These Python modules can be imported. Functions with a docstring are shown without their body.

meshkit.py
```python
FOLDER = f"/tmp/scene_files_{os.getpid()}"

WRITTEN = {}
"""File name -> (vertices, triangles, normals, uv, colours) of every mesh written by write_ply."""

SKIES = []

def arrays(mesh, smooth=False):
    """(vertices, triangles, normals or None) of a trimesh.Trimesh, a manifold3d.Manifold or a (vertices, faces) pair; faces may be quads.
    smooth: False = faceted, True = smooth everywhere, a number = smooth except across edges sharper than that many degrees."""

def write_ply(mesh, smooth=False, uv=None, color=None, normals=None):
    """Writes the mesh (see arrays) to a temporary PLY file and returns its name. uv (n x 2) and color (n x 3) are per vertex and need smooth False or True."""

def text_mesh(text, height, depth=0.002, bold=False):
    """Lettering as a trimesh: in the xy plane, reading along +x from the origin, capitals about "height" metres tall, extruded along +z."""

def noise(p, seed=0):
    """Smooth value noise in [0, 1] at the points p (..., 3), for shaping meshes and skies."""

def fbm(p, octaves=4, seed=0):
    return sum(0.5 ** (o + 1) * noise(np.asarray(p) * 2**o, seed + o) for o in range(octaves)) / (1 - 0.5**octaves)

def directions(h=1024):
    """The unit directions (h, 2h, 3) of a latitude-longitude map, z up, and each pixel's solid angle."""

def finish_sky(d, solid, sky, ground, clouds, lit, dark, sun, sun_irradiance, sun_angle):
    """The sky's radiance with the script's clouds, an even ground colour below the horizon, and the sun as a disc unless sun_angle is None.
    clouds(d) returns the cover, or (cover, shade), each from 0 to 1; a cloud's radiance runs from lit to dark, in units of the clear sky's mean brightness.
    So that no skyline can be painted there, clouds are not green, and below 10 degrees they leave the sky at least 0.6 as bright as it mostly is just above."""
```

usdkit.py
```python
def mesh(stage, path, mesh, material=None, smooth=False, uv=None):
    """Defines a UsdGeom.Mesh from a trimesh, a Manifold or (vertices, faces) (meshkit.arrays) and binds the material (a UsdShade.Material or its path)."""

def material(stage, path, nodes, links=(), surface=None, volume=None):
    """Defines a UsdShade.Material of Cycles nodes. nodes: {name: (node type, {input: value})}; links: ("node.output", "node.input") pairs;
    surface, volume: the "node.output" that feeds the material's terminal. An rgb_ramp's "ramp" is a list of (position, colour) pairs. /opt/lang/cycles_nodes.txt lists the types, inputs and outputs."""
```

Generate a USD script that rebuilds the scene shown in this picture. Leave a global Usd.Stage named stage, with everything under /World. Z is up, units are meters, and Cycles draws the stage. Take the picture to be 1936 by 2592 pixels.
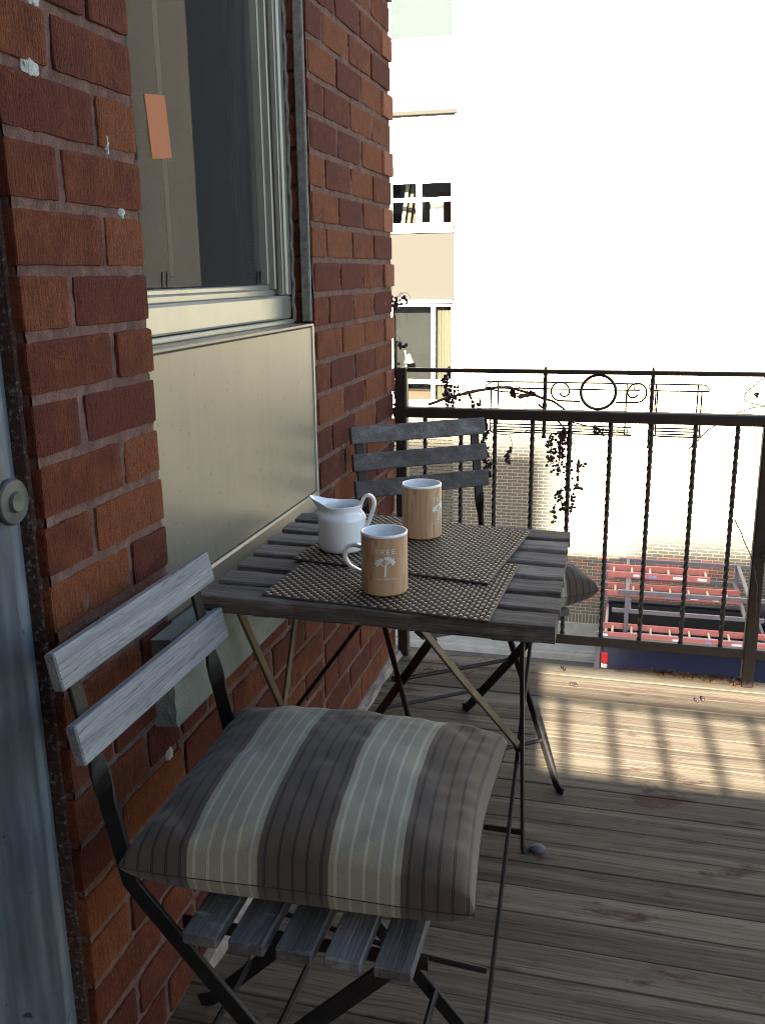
import math, random
import numpy as np, trimesh, usdkit, meshkit
from pxr import Usd, UsdGeom, UsdLux, UsdShade, Gf, Sdf
from scipy.spatial import ConvexHull

random.seed(7); rng = np.random.default_rng(7)
stage = Usd.Stage.CreateInMemory()
UsdGeom.SetStageUpAxis(stage, UsdGeom.Tokens.z); UsdGeom.SetStageMetersPerUnit(stage, 1.0)
UsdGeom.Xform.Define(stage, '/World'); UsdGeom.Scope.Define(stage, '/World/Looks')

# ------------------------------------------------------------------ camera
EXPOSURE = 3.62
CAM, YAW, PITCH, ROLL, FPX = (0.6808, 0.0, 1.2010), 0.25936, 0.25278, -0.01309, 2347.17
def cam_axes():
    cy, sy, cp, sp = math.cos(YAW), math.sin(YAW), math.cos(PITCH), math.sin(PITCH)
    f = np.array([-sy*cp, cy*cp, -sp]); r = np.array([cy, sy, 0.0]); u = np.cross(r, f)
    cr, sr = math.cos(ROLL), math.sin(ROLL)
    return cr*r + sr*u, -sr*r + cr*u, f
r_, u_, f_ = cam_axes()
cam = UsdGeom.Camera.Define(stage, '/World/camera')
cam.AddTransformOp().Set(Gf.Matrix4d(*r_, 0, *u_, 0, *(-f_), 0, *CAM, 1))
cam.CreateHorizontalApertureAttr(36.0); cam.CreateFocalLengthAttr(FPX/1936*36.0)
cam.CreateClippingRangeAttr((0.05, 2000.0)); cam.CreateExposureAttr(EXPOSURE)

# ------------------------------------------------------------------ sky and sun
SUN_EL, SUN_X = math.radians(22.0), 0.075
h = np.array([SUN_X, -1.0]); h /= np.linalg.norm(h)
SUN = np.array([h[0]*math.cos(SUN_EL), h[1]*math.cos(SUN_EL), math.sin(SUN_EL)])
def material(name, nodes, links, surface): return usdkit.material(stage, '/World/Looks/' + name, nodes, links, surface=surface)
sky_mat = material('sky_material', {'s': ('sky_texture', {'sky_type': 'single_scattering', 'sun_disc': False, 'sun_elevation': SUN_EL, 'sun_rotation': math.atan2(SUN[0], SUN[1]), 'aerosol_density': 2.5, 'ozone_density': 0.4}),
                                    'b': ('background_shader', {'strength': 0.05})}, [('s.color', 'b.color')], 'b.background')
dome = UsdLux.DomeLight.Define(stage, '/World/sky')
UsdShade.MaterialBindingAPI.Apply(dome.GetPrim()).Bind(sky_mat); dome.GetPrim().SetCustomDataByKey('kind', 'structure')
sun = UsdLux.DistantLight.Define(stage, '/World/sun')
sun.CreateIntensityAttr(1.25); sun.CreateAngleAttr(0.65); sun.CreateColorAttr(Gf.Vec3f(1.0, 0.91, 0.76))
sun.GetPrim().CreateAttribute('inputs:normalize', Sdf.ValueTypeNames.Bool).Set(True)
zx = np.cross([0, 0, 1.0], SUN); zx /= np.linalg.norm(zx); zy = np.cross(SUN, zx)
sun.AddTransformOp().Set(Gf.Matrix4d(*zx, 0, *zy, 0, *SUN, 0, 0, 0, 20, 1))

# ------------------------------------------------------------------ helpers
used = {}
def numbered(parent, name):
    k = used.get((parent, name), 0); used[(parent, name)] = k + 1
    return name if k == 0 else f'{name}_{k:03d}'
def pth(parent): return '/World' if parent is None else str(parent.GetPath())
def tag(p, label=None, cat=None, group=None, kind=None):
    for k, v in (('label', label), ('category', cat), ('group', group), ('kind', kind)):
        if v: p.SetCustomDataByKey(k, v)
    return p
def thing(name, label, cat, loc=(0, 0, 0), rotz=0, group=None, kind=None):
    x = UsdGeom.Xform.Define(stage, '/World/' + numbered('/World', name))
    if any(loc) or rotz:
        x.AddTranslateOp().Set(Gf.Vec3d(*map(float, loc))); x.AddRotateZOp().Set(math.degrees(rotz))
    return tag(x.GetPrim(), label, cat, group, kind)
def obj(name, mesh, mat, parent=None, smooth=False, uv=None, label=None, kind=None):
    if isinstance(mesh, (list, tuple)) and not (len(mesh) == 2 and isinstance(mesh[0], np.ndarray)): mesh = join(mesh)
    p = pth(parent); m = usdkit.mesh(stage, p + '/' + numbered(p, name), mesh, mat, smooth=smooth, uv=uv).GetPrim()
    return tag(m, label=label, kind=kind)
def join(ms): return trimesh.util.concatenate([m if isinstance(m, trimesh.Trimesh) else trimesh.Trimesh(*m, process=False) for m in ms])
# chamfered box template
_sg = [(sx, sy, sz) for sx in (-1, 1) for sy in (-1, 1) for sz in (-1, 1)]
def _cb(h, c):
    v = []
    for s in _sg:
        for a in range(3):
            q = [s[i]*(h[i]-c) for i in range(3)]; q[a] = s[a]*h[a]; v.append(q)
    return np.array(v)
_t = _cb((1, 1, 1), .2); _h = ConvexHull(_t); _f = _h.simplices.copy()
for i, s in enumerate(_f):
    n = np.cross(_t[s[1]]-_t[s[0]], _t[s[2]]-_t[s[0]])
    if n @ _t[s].mean(0) < 0: _f[i] = s[::-1]
def cbox(x0, x1, y0, y1, z0, z1, c=.002):
    hh = np.array([x1-x0, y1-y0, z1-z0])/2
    c = min(c, .45*hh.min())
    return trimesh.Trimesh(_cb(hh, c) + np.array([x0+x1, y0+y1, z0+z1])/2, _f, process=False)
def box(x0, x1, y0, y1, z0, z1):
    m = trimesh.creation.box([x1-x0, y1-y0, z1-z0]); m.apply_translation([(x0+x1)/2, (y0+y1)/2, (z0+z1)/2]); return m
def frames(P):
    P = np.asarray(P, float); T = np.gradient(P, axis=0); T /= np.linalg.norm(T, axis=1, keepdims=True) + 1e-12
    return P, T
def tube(P, r, n=8, cap=True):
    P, T = frames(P); r = np.broadcast_to(np.asarray(r, float), len(P))
    a = np.array([0, 0, 1.0]) if abs(T[0][2]) < .9 else np.array([1.0, 0, 0])
    N = np.cross(T[0], a); N /= np.linalg.norm(N); rings = []
    th = np.arange(n)/n*2*np.pi
    for p, t, rr in zip(P, T, r):
        N = N - t*(N @ t); N /= np.linalg.norm(N) + 1e-12; B = np.cross(t, N)
        rings.append(p + rr*(np.cos(th)[:, None]*N + np.sin(th)[:, None]*B))
    return loft(rings, cap)
def loft(rings, cap=True):
    n = len(rings[0]); v = np.vstack(rings); f = []
    for i in range(len(rings)-1):
        for j in range(n):
            a, b = i*n+j, i*n+(j+1) % n; f += [[a, b, b+n], [a, b+n, a+n]]
    if cap:
        v = np.vstack([v, rings[0].mean(0), rings[-1].mean(0)]); k = len(v)
        for j in range(n):
            f.append([k-2, (j+1) % n, j]); f.append([k-1, (len(rings)-1)*n+j, (len(rings)-1)*n+(j+1) % n])
    return trimesh.Trimesh(v, np.array(f)[:, ::-1] if False else np.array(f), process=False)
def bar(P, side, w, t):
    """flat bar along P: width w in direction side (one vector or one per point), thickness t"""
    P, T = frames(P); side = np.broadcast_to(np.asarray(side, float), P.shape); rings = []
    for p, tt, s in zip(P, T, side):
        s = s - tt*(s @ tt); s = s/np.linalg.norm(s); b = np.cross(tt, s)
        c = min(w, t)*.2
        q = [(-w/2+c, -t/2), (w/2-c, -t/2), (w/2, -t/2+c), (w/2, t/2-c), (w/2-c, t/2), (-w/2+c, t/2), (-w/2, t/2-c), (-w/2, -t/2+c)]
        rings.append(np.array([p + a*s + d*b for a, d in q]))
    return loft(rings)
def lathe(prof, n=48, cap=False):
    rings = []; th = np.arange(n)/n*2*np.pi
    for r, z in prof: rings.append(np.stack([r*np.cos(th), r*np.sin(th), np.full(n, z)], 1))
    return loft(rings, cap)
def moved(m, loc=(0, 0, 0), rz=0):
    m = m.copy(); m.apply_transform(trimesh.transformations.rotation_matrix(rz, [0, 0, 1])); m.apply_translation(loc); return m
def sphere(c, r, sub=1):
    m = trimesh.creation.icosphere(sub, r); m.apply_translation(c); return m
def bez(pts, n=16):
    """Catmull-Rom through pts"""
    p = np.asarray(pts, float); p = np.vstack([2*p[0]-p[1], p, 2*p[-1]-p[-2]]); out = []
    for i in range(1, len(p)-2):
        for t in np.linspace(0, 1, n, endpoint=False):
            a, b, c, d = p[i-1], p[i], p[i+1], p[i+2]
            out.append(.5*(2*b + (c-a)*t + (2*a-5*b+4*c-d)*t*t + (-a+3*b-3*c+d)*t**3))
    return np.array(out + [p[-2]])

# ------------------------------------------------------------------ materials
def pos_nodes(scale, vary=True, src='geometry.position'):
    n = {'g': ('geometry', {}), 'oi': ('object_info', {}), 'rm': ('math', {'math_type': 'multiply', 'value2': 37.7 if vary else 0.0}),
         'rc': ('combine_xyz', {}), 'add': ('vector_math', {'math_type': 'add'}), 'map': ('mapping', {'scale': scale})}
    l = [('oi.random', 'rm.value1'), ('rm.value', 'rc.x'), ('rm.value', 'rc.y'), ('rm.value', 'rc.z'), ('g.position', 'add.vector1'), ('rc.vector', 'add.vector2'), ('add.vector', 'map.vector')]
    return n, l
def plain(name, color, rough=.5, metal=0.0, noise=0.0, nscale=30, bump=0.0, bscale=200, spec=.5, **kw):
    n = {'g': ('geometry', {}), 'p': ('principled_bsdf', {'base_color': color, 'roughness': rough, 'metallic': metal, 'specular_ior_level': spec, **kw})}; l = []
    if noise:
        n['nt'] = ('noise_texture', {'scale': nscale, 'detail': 5, 'roughness': .65}); c = np.array(color)
        n['rr'] = ('rgb_ramp', {'ramp': [(.25, c*(1-noise)), (.5, c), (.75, np.minimum(c*(1+noise), .95))]})
        l += [('g.position', 'nt.vector'), ('nt.fac', 'rr.fac'), ('rr.color', 'p.base_color')]
    if bump:
        n['nb'] = ('noise_texture', {'scale': bscale, 'detail': 4}); n['b'] = ('bump', {'strength': bump, 'distance': .003})
        l += [('g.position', 'nb.vector'), ('nb.fac', 'b.height'), ('b.normal', 'p.normal')]
    return material(name, n, l, 'p.BSDF')

def near_brick(name, lo, mid, hi):
    n, l = pos_nodes((1, 1, 1))
    n |= {'m1': ('mapping', {'scale': (560, 560, 34)}), 'n1': ('noise_texture', {'scale': 1, 'detail': 2}),
          'n2': ('noise_texture', {'scale': 270, 'detail': 4, 'roughness': .75}), 'n3': ('noise_texture', {'scale': 22, 'detail': 4, 'roughness': .6}),
          'rr': ('rgb_ramp', {'ramp': [(0, lo), (.3, lo), (.5, mid), (.72, hi), (1, hi)]}), 'ad': ('math', {'math_type': 'multiply_add', 'value2': .8, 'value3': -.4}),
          'mx': ('math', {'math_type': 'add'}), 'st': ('rgb_ramp', {'ramp': [(.3, (.42, .40, .38)), (.5, (.9, .9, .9)), (.75, (1.15, 1.12, 1.05))]}),
          'sp': ('rgb_ramp', {'ramp': [(.32, (.22, .19, .17)), (.44, (.85, .85, .85)), (.58, (1.05, 1.05, 1.05)), (.72, (1.7, 1.55, 1.4))]}),
          'c1': ('mix_color', {'blend_type': 'multiply', 'fac': .75, 'use_clamp': False}), 'c2': ('mix_color', {'blend_type': 'multiply', 'fac': .85, 'use_clamp': False}),
          'hs': ('math', {'math_type': 'add'}), 'b': ('bump', {'strength': .8, 'distance': .0026}), 'p': ('principled_bsdf', {'roughness': .92, 'specular_ior_level': .25})}
    l += [('map.vector', 'm1.vector'), ('m1.vector', 'n1.vector'), ('map.vector', 'n2.vector'), ('map.vector', 'n3.vector'), ('oi.random', 'ad.value1'), ('n3.fac', 'mx.value1'), ('ad.value', 'mx.value2'),
          ('mx.value', 'rr.fac'), ('n1.fac', 'st.fac'), ('n2.fac', 'sp.fac'), ('rr.color', 'c1.a'), ('st.color', 'c1.b'), ('c1.result', 'c2.a'), ('sp.color', 'c2.b'), ('c2.result', 'p.base_color'),
          ('n1.fac', 'hs.value1'), ('n2.fac', 'hs.value2'), ('hs.value', 'b.height'), ('b.normal', 'p.normal')]
    return material(name, n, l, 'p.BSDF')
BRICK = near_brick('red_brick', (.092, .0205, .0125), (.122, .032, .0145), (.168, .052, .019))
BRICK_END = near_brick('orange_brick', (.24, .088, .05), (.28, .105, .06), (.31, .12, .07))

def wood(name, ramp, axis, rough=.75, stain=None, grain=(14, 300, 300), cracks=.5, knots=False, bumpk=.5, streak=None, lines=.5):
    """weathered wood, grain along axis"""
    sc = list(grain)
    sc = {'x': sc, 'y': [sc[1], sc[0], sc[2]], 'z': [sc[1], sc[2], sc[0]]}[axis]
    coarse = [s*.16 for s in sc]
    n, l = pos_nodes((1, 1, 1))
    n |= {'wn': ('noise_texture', {'scale': 5, 'detail': 1}), 'wm': ('vector_math', {'math_type': 'multiply_add', 'vector2': (.012, .012, .012)}),
          'm1': ('mapping', {'scale': sc}), 'n1': ('noise_texture', {'scale': 1, 'detail': 3, 'roughness': .6}),
          'm2': ('mapping', {'scale': coarse}), 'n2': ('noise_texture', {'scale': 1, 'detail': 4, 'roughness': .6}),
          'ao': ('math', {'math_type': 'multiply_add', 'value2': .28, 'value3': -.14}), 'as': ('math', {'math_type': 'add'}),
          'rr': ('rgb_ramp', {'ramp': ramp}), 'cr': ('rgb_ramp', {'ramp': [(.24, (.16, .15, .14)), (.36, (.8, .8, .8)), (.5, (1, 1, 1)), (.72, (1.15, 1.15, 1.15))]}),
          'c1': ('mix_color', {'blend_type': 'multiply', 'fac': cracks, 'use_clamp': False}),
          'm5': ('mapping', {'scale': [q*k for q, k in zip(sc, [.45]*3)]}), 'n5': ('noise_texture', {'scale': 1, 'detail': 2}), 's5': ('math', {'math_type': 'subtract', 'value2': .5}), 'a5': ('math', {'math_type': 'absolute'}), 'r5': ('rgb_ramp', {'ramp': [(0, (.22, .20, .18)), (.012, (.45, .42, .4)), (.03, (1, 1, 1))]}), 'c5': ('mix_color', {'blend_type': 'multiply', 'fac': lines, 'use_clamp': False}),
          'b': ('bump', {'strength': bumpk, 'distance': .003}), 'p': ('principled_bsdf', {'roughness': rough, 'specular_ior_level': .3})}
    l += [('map.vector', 'wn.vector'), ('wn.color', 'wm.vector1'), ('map.vector', 'wm.vector3'), ('wm.vector', 'm1.vector'), ('m1.vector', 'n1.vector'), ('wm.vector', 'm2.vector'), ('m2.vector', 'n2.vector'),
          ('oi.random', 'ao.value1'), ('n2.fac', 'as.value1'), ('ao.value', 'as.value2'), ('as.value', 'rr.fac'), ('n1.fac', 'cr.fac'), ('rr.color', 'c1.a'), ('cr.color', 'c1.b'), ('n1.fac', 'b.height'), ('b.normal', 'p.normal')]
    l += [('wm.vector', 'm5.vector'), ('m5.vector', 'n5.vector'), ('n5.fac', 's5.value1'), ('s5.value', 'a5.value1'), ('a5.value', 'r5.fac'), ('c1.result', 'c5.a'), ('r5.color', 'c5.b')]; last = 'c5.result'
    if knots:
        n |= {'km': ('mapping', {'scale': (4.2, 12, 12)}), 'kv': ('voronoi_texture', {'scale': 1, 'randomness': 1}), 'kr': ('rgb_ramp', {'ramp': [(0, (.25, .2, .17)), (.05, (.5, .42, .36)), (.1, (.85, .78, .7)), (.16, (1, 1, 1))]}),
              'kc': ('mix_color', {'blend_type': 'multiply', 'fac': .9, 'use_clamp': False})}
        l += [('wm.vector', 'km.vector'), ('km.vector', 'kv.vector'), ('kv.distance', 'kr.fac'), (last, 'kc.a'), ('kr.color', 'kc.b')]; last = 'kc.result'
    if stain:
        n |= {'sm': ('mapping', {'scale': (3.0, 7.0, 7.0)}), 'sn': ('noise_texture', {'scale': 1, 'detail': 7, 'roughness': .68}), 'sr': ('rgb_ramp', {'ramp': [(.57, (0, 0, 0)), (.63, (1, 1, 1))]}),
              'sx': ('mix_color', {'b': stain})}
        l += [('g.position', 'sm.vector'), ('sm.vector', 'sn.vector'), ('sn.fac', 'sr.fac'), ('sr.color', 'sx.fac'), (last, 'sx.a')]; last = 'sx.result'
    if streak:
        n |= {'tm': ('mapping', {'scale': (7, 26, 26)}), 'tn': ('noise_texture', {'scale': 1, 'detail': 6, 'roughness': .7}), 'tr': ('rgb_ramp', {'ramp': [(.60, (0, 0, 0)), (.70, (.55, .55, .55))]}),
              'tx': ('mix_color', {'b': streak})}
        l += [('map.vector', 'tm.vector'), ('tm.vector', 'tn.vector'), ('tn.fac', 'tr.fac'), ('tr.color', 'tx.fac'), (last, 'tx.a')]; last = 'tx.result'
    l.append((last, 'p.base_color'))
    return material(name, n, l, 'p.BSDF')
DECK = wood('deck_wood', [(.15, (.055, .040, .027)), (.40, (.10, .079, .055)), (.56, (.145, .118, .082)), (.8, (.20, .168, .122))], 'x', rough=.92, stain=(.062, .032, .022), grain=(5, 260, 260), cracks=.85, knots=True, bumpk=.7)
TABLEWOOD = wood('table_wood', [(.2, (.055, .045, .038)), (.45, (.11, .094, .081)), (.62, (.175, .155, .136)), (.85, (.28, .26, .236))], 'x', grain=(9, 330, 330), cracks=.9, bumpk=.9, streak=(.25, .25, .24))
PALEWOOD = wood('silver_wood', [(.2, (.15, .158, .165)), (.45, (.22, .232, .24)), (.65, (.28, .292, .30)), (.85, (.36, .37, .375))], 'y', grain=(9, 380, 380), cracks=.85, rough=.7, streak=(.14, .145, .155))
SEATWOOD = wood('seat_wood', [(.2, (.055, .053, .053)), (.45, (.095, .095, .097)), (.65, (.145, .145, .148)), (.85, (.22, .22, .225))], 'y', grain=(7, 330, 330), cracks=.8, rough=.65, streak=(.3, .31, .32))
DARKWOOD = wood('dark_slat_wood', [(.2, (.03, .028, .028)), (.45, (.055, .052, .052)), (.65, (.085, .083, .082)), (.85, (.14, .14, .14))], 'x', grain=(9, 300, 300), cracks=.6, streak=(.22, .23, .24))
MORTAR = plain('mortar', (.135, .080, .066), .95, noise=.45, nscale=45, bump=.9, bscale=320, spec=.2)
PATCH = plain('pale_mortar_patch', (.34, .37, .365), .8, noise=.2, nscale=120, bump=.8, bscale=300)
IRON = plain('black_iron', (.012, .0105, .010), .5, noise=.5, nscale=60, bump=.15, bscale=300, spec=.3)
BRONZE = plain('brown_iron', (.10, .075, .045), .42, metal=.4, noise=.5, nscale=25)  # browner, lighter tone for some of the table bars
RAILPAINT = plain('brown_rail_paint', (.016, .009, .007), .5, noise=.6, nscale=40, bump=.3, bscale=250)
PORCELAIN = plain('white_porcelain', (.79, .84, .86), .12, spec=.6, coat_weight=.3)
def peeling():
    n = {'g': ('geometry', {}), 'm': ('mapping', {'scale': (60, 60, 5)}), 'n': ('noise_texture', {'scale': 1, 'detail': 4}), 'n2': ('noise_texture', {'scale': 55, 'detail': 4}),
         'r': ('rgb_ramp', {'ramp': [(.3, (.055, .068, .079)), (.5, (.082, .10, .114)), (.7, (.13, .152, .165))]}), 's': ('rgb_ramp', {'ramp': [(.68, (1, 1, 1)), (.73, (.25, .24, .22))]}),
         'x': ('mix_color', {'blend_type': 'multiply', 'fac': 1.0}), 'b': ('bump', {'strength': .5, 'distance': .002}), 'p': ('principled_bsdf', {'roughness': .42})}
    l = [('g.position', 'm.vector'), ('m.vector', 'n.vector'), ('g.position', 'n2.vector'), ('n.fac', 'r.fac'), ('n2.fac', 's.fac'), ('r.color', 'x.a'), ('s.color', 'x.b'), ('x.result', 'p.base_color'), ('n2.fac', 'b.height'), ('b.normal', 'p.normal')]
    return material('blue_grey_paint', n, l, 'p.BSDF')
PAINT = peeling()
def flaked():
    n = {'g': ('geometry', {}), 'n2': ('noise_texture', {'scale': 150, 'detail': 5, 'roughness': .7}),
         's': ('rgb_ramp', {'ramp': [(.46, (.045, .022, .016)), (.57, (.075, .036, .025)), (.63, (.16, .18, .19))]}), 'b': ('bump', {'strength': 1.0, 'distance': .004}), 'p': ('principled_bsdf', {'roughness': .8})}
    return material('flaked_paint', n, [('g.position', 'n2.vector'), ('n2.fac', 's.fac'), ('s.color', 'p.base_color'), ('n2.fac', 'b.height'), ('b.normal', 'p.normal')], 'p.BSDF')
FLAKED = flaked()
def panel_metal():
    n = {'g': ('geometry', {}), 'm': ('mapping', {'scale': (70, 70, 1.2)}), 'n': ('noise_texture', {'scale': 1, 'detail': 4}), 'n2': ('noise_texture', {'scale': 4, 'detail': 3}), 'n3': ('noise_texture', {'scale': 95, 'detail': 3}),
         'r': ('rgb_ramp', {'ramp': [(.2, (.185, .178, .138)), (.5, (.20, .193, .152)), (.8, (.208, .20, .16))]}), 'r2': ('rgb_ramp', {'ramp': [(.3, (.86, .88, .9)), (.7, (1.05, 1.03, 1))]}),
         's': ('rgb_ramp', {'ramp': [(.68, (1, 1, 1)), (.72, (.5, .44, .36))]}), 'x': ('mix_color', {'blend_type': 'multiply', 'fac': 1.0, 'use_clamp': False}), 'x2': ('mix_color', {'blend_type': 'multiply', 'fac': 1.0, 'use_clamp': False}),
         'p': ('principled_bsdf', {'roughness': .38, 'metallic': .25, 'specular_ior_level': .5})}
    l = [('g.position', 'm.vector'), ('m.vector', 'n.vector'), ('g.position', 'n2.vector'), ('g.position', 'n3.vector'), ('n.fac', 'r.fac'), ('n2.fac', 'r2.fac'), ('n3.fac', 's.fac'), ('r.color', 'x.a'), ('r2.color', 'x.b'), ('x.result', 'x2.a'), ('s.color', 'x2.b'), ('x2.result', 'p.base_color')]
    return material('beige_panel_metal', n, l, 'p.BSDF')
PANEL = panel_metal()
FRAME = plain('beige_window_aluminium', (.33, .34, .29), .3, metal=.35, noise=.08, nscale=12)
CAULK = plain('grey_sealant', (.17, .17, .15), .8, noise=.45, nscale=70, bump=.6, bscale=150)
SILL = plain('pale_green_concrete', (.19, .215, .19), .9, noise=.15, nscale=35, bump=.6, bscale=260)
def glass(name, refl=(1, 1, 1), tint=(.93, .95, .94)):
    return material(name, {'f': ('fresnel', {'IOR': 1.5}), 't': ('transparent_bsdf', {'color': tint}), 'g': ('glossy_bsdf', {'color': refl, 'roughness': .0}), 'm': ('mix_closure', {})},
                    [('f.fac', 'm.fac'), ('t.BSDF', 'm.closure1'), ('g.BSDF', 'm.closure2')], 'm.closure')
GLASS = glass('window_glass')
def screen_mat():
    n = {'g': ('geometry', {}), 'w': ('wave_texture', {'wave_type': 'bands', 'bands_direction': 'z', 'scale': 110}), 't': ('transparent_bsdf', {}), 'd': ('diffuse_bsdf', {'color': (.035, .034, .032)}),
         'k': ('math', {'math_type': 'multiply_add', 'value2': .10, 'value3': .25}), 'm': ('mix_closure', {})}
    return material('insect_screen_mesh', n, [('g.position', 'w.vector'), ('w.fac', 'k.value1'), ('k.value', 'm.fac'), ('t.BSDF', 'm.closure1'), ('d.BSDF', 'm.closure2')], 'm.closure')
SCREEN = screen_mat()
DARKROOM = plain('room_dark', (.06, .06, .062), .9)
ORANGE = plain('orange_card', (.34, .105, .032), .7)  # colour of the reflection painted on the window screen

# ------------------------------------------------------------------ ground and far things
ASPHALT = plain('asphalt', (.055, .055, .053), .9, noise=.35, nscale=3, bump=.4, bscale=60)
CONCRETE = plain('old_concrete', (.22, .23, .215), .9, noise=.25, nscale=2.2, bump=.3, bscale=40)
GZ = -6.15
g = obj('ground', box(-300, 300, -300, 300, GZ-1, GZ), ASPHALT, kind='structure')
g = obj('pavement', [box(-20, 30, 17.2, 17.93, GZ+.004, GZ+.14), box(-20, 30, 17.05, 17.19, GZ+.004, GZ+.12)], CONCRETE, kind='structure')

def far_brick_mat(name, individual):
    src = 'oi.random' if individual else 'g.random_per_island'
    n = {'g': ('geometry', {}), 'oi': ('object_info', {}), 'r': ('rgb_ramp', {'ramp': [(0, (.098, .09, .068)), (.2, (.115, .10, .074)), (.38, (.145, .108, .075)), (.52, (.195, .096, .07)), (.66, (.115, .10, .074)), (.8, (.24, .09, .066)), (1, (.285, .096, .07))]}),
         'n': ('noise_texture', {'scale': 25, 'detail': 3}), 'r2': ('rgb_ramp', {'ramp': [(.3, (.9, .9, .9)), (.7, (1.12, 1.12, 1.12))]}), 'x': ('mix_color', {'blend_type': 'multiply', 'fac': 1.0, 'use_clamp': False}), 'p': ('principled_bsdf', {'roughness': .9})}
    return material(name, n, [(src, 'r.fac'), ('g.position', 'n.vector'), ('n.fac', 'r2.fac'), ('r.color', 'x.a'), ('r2.color', 'x.b'), ('x.result', 'p.base_color')], 'p.BSDF')
FB1, FB2 = far_brick_mat('far_brick_single', True), far_brick_mat('far_brick_mass', False)
FMORTAR = plain('far_mortar', (.34, .31, .26), .95, noise=.12, nscale=8)
SPANDREL = plain('beige_spandrel', (.043, .040, .034), .9, spec=.1)
WHITEFRAME = plain('white_window_frame', (.55, .55, .51), .5)

ob = thing('opposite_building', 'brick apartment building across the lot, brightly sunlit, with a strip of windows at left', 'building')
WY = 18.0
obj('wall', [box(-2.62, 16, WY+.0045, WY+.4, GZ, 9.5), box(-12, -3.93, WY+.0045, WY+.4, GZ, 9.5), box(-3.93, -2.62, WY+.05, WY+.4, GZ, -1.47)], FMORTAR, ob)
obj('foundation', [box(-2.62, 16, WY-.06, WY+.01, GZ, -5.72), box(-12, -2.62, WY-.06, WY+.01, GZ, -5.72)], CONCRETE, ob)
def half_brick(x0, x1, z0, z1, y, d=.012):
    b = .002; v = np.array([[x0, y+d, z0], [x1, y+d, z0], [x1, y+d, z1], [x0, y+d, z1], [x0+b, y, z0+b], [x1-b, y, z0+b], [x1-b, y, z1-b], [x0+b, y, z1-b]])
    f = np.array([[4, 5, 6], [4, 6, 7], [0, 1, 5], [0, 5, 4], [1, 2, 6], [1, 6, 5], [2, 3, 7], [2, 7, 6], [3, 0, 4], [3, 4, 7]])
    return v, f
mass, singles = [], []
r2 = np.random.default_rng(5)
for k in range(0, 200):
    z0 = -5.505 + .0677*k
    off = (k % 2)*.1016
    for j in range(-60, 84):
        x0 = j*.2032 + off
        if x0 > 13 or x0 < -7 or -3.95 < x0+.19 and x0 < -2.62 and z0 > -1.5: continue
        if not (x0 + .194 < -3.93 or x0 > -2.62) and z0 > -1.5: continue
        y = WY - r2.uniform(0, .003)
        m = half_brick(x0, x0+.1935, z0, z0+.0575, y, WY+.013-y)
        if -1.2 < x0 < 2.75 and -5.3 < z0 < -4.15 and len(singles) < 296 and ((x0 > .4) or True): singles.append(m)
        else: mass.append(m)
for x0 in np.arange(-7, 13, .0677): mass.append(half_brick(x0, x0+.0575, -5.70, -5.515, WY-.002, .014))
for m in singles: obj('brick', trimesh.Trimesh(*m, process=False), FB1, ob)
V = np.vstack([m[0] for m in mass]); F = np.vstack([m[1] + 8*i for i, m in enumerate(mass)])
obj('brick_field', trimesh.Trimesh(V, F, process=False), FB2, ob, kind='stuff')
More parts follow.
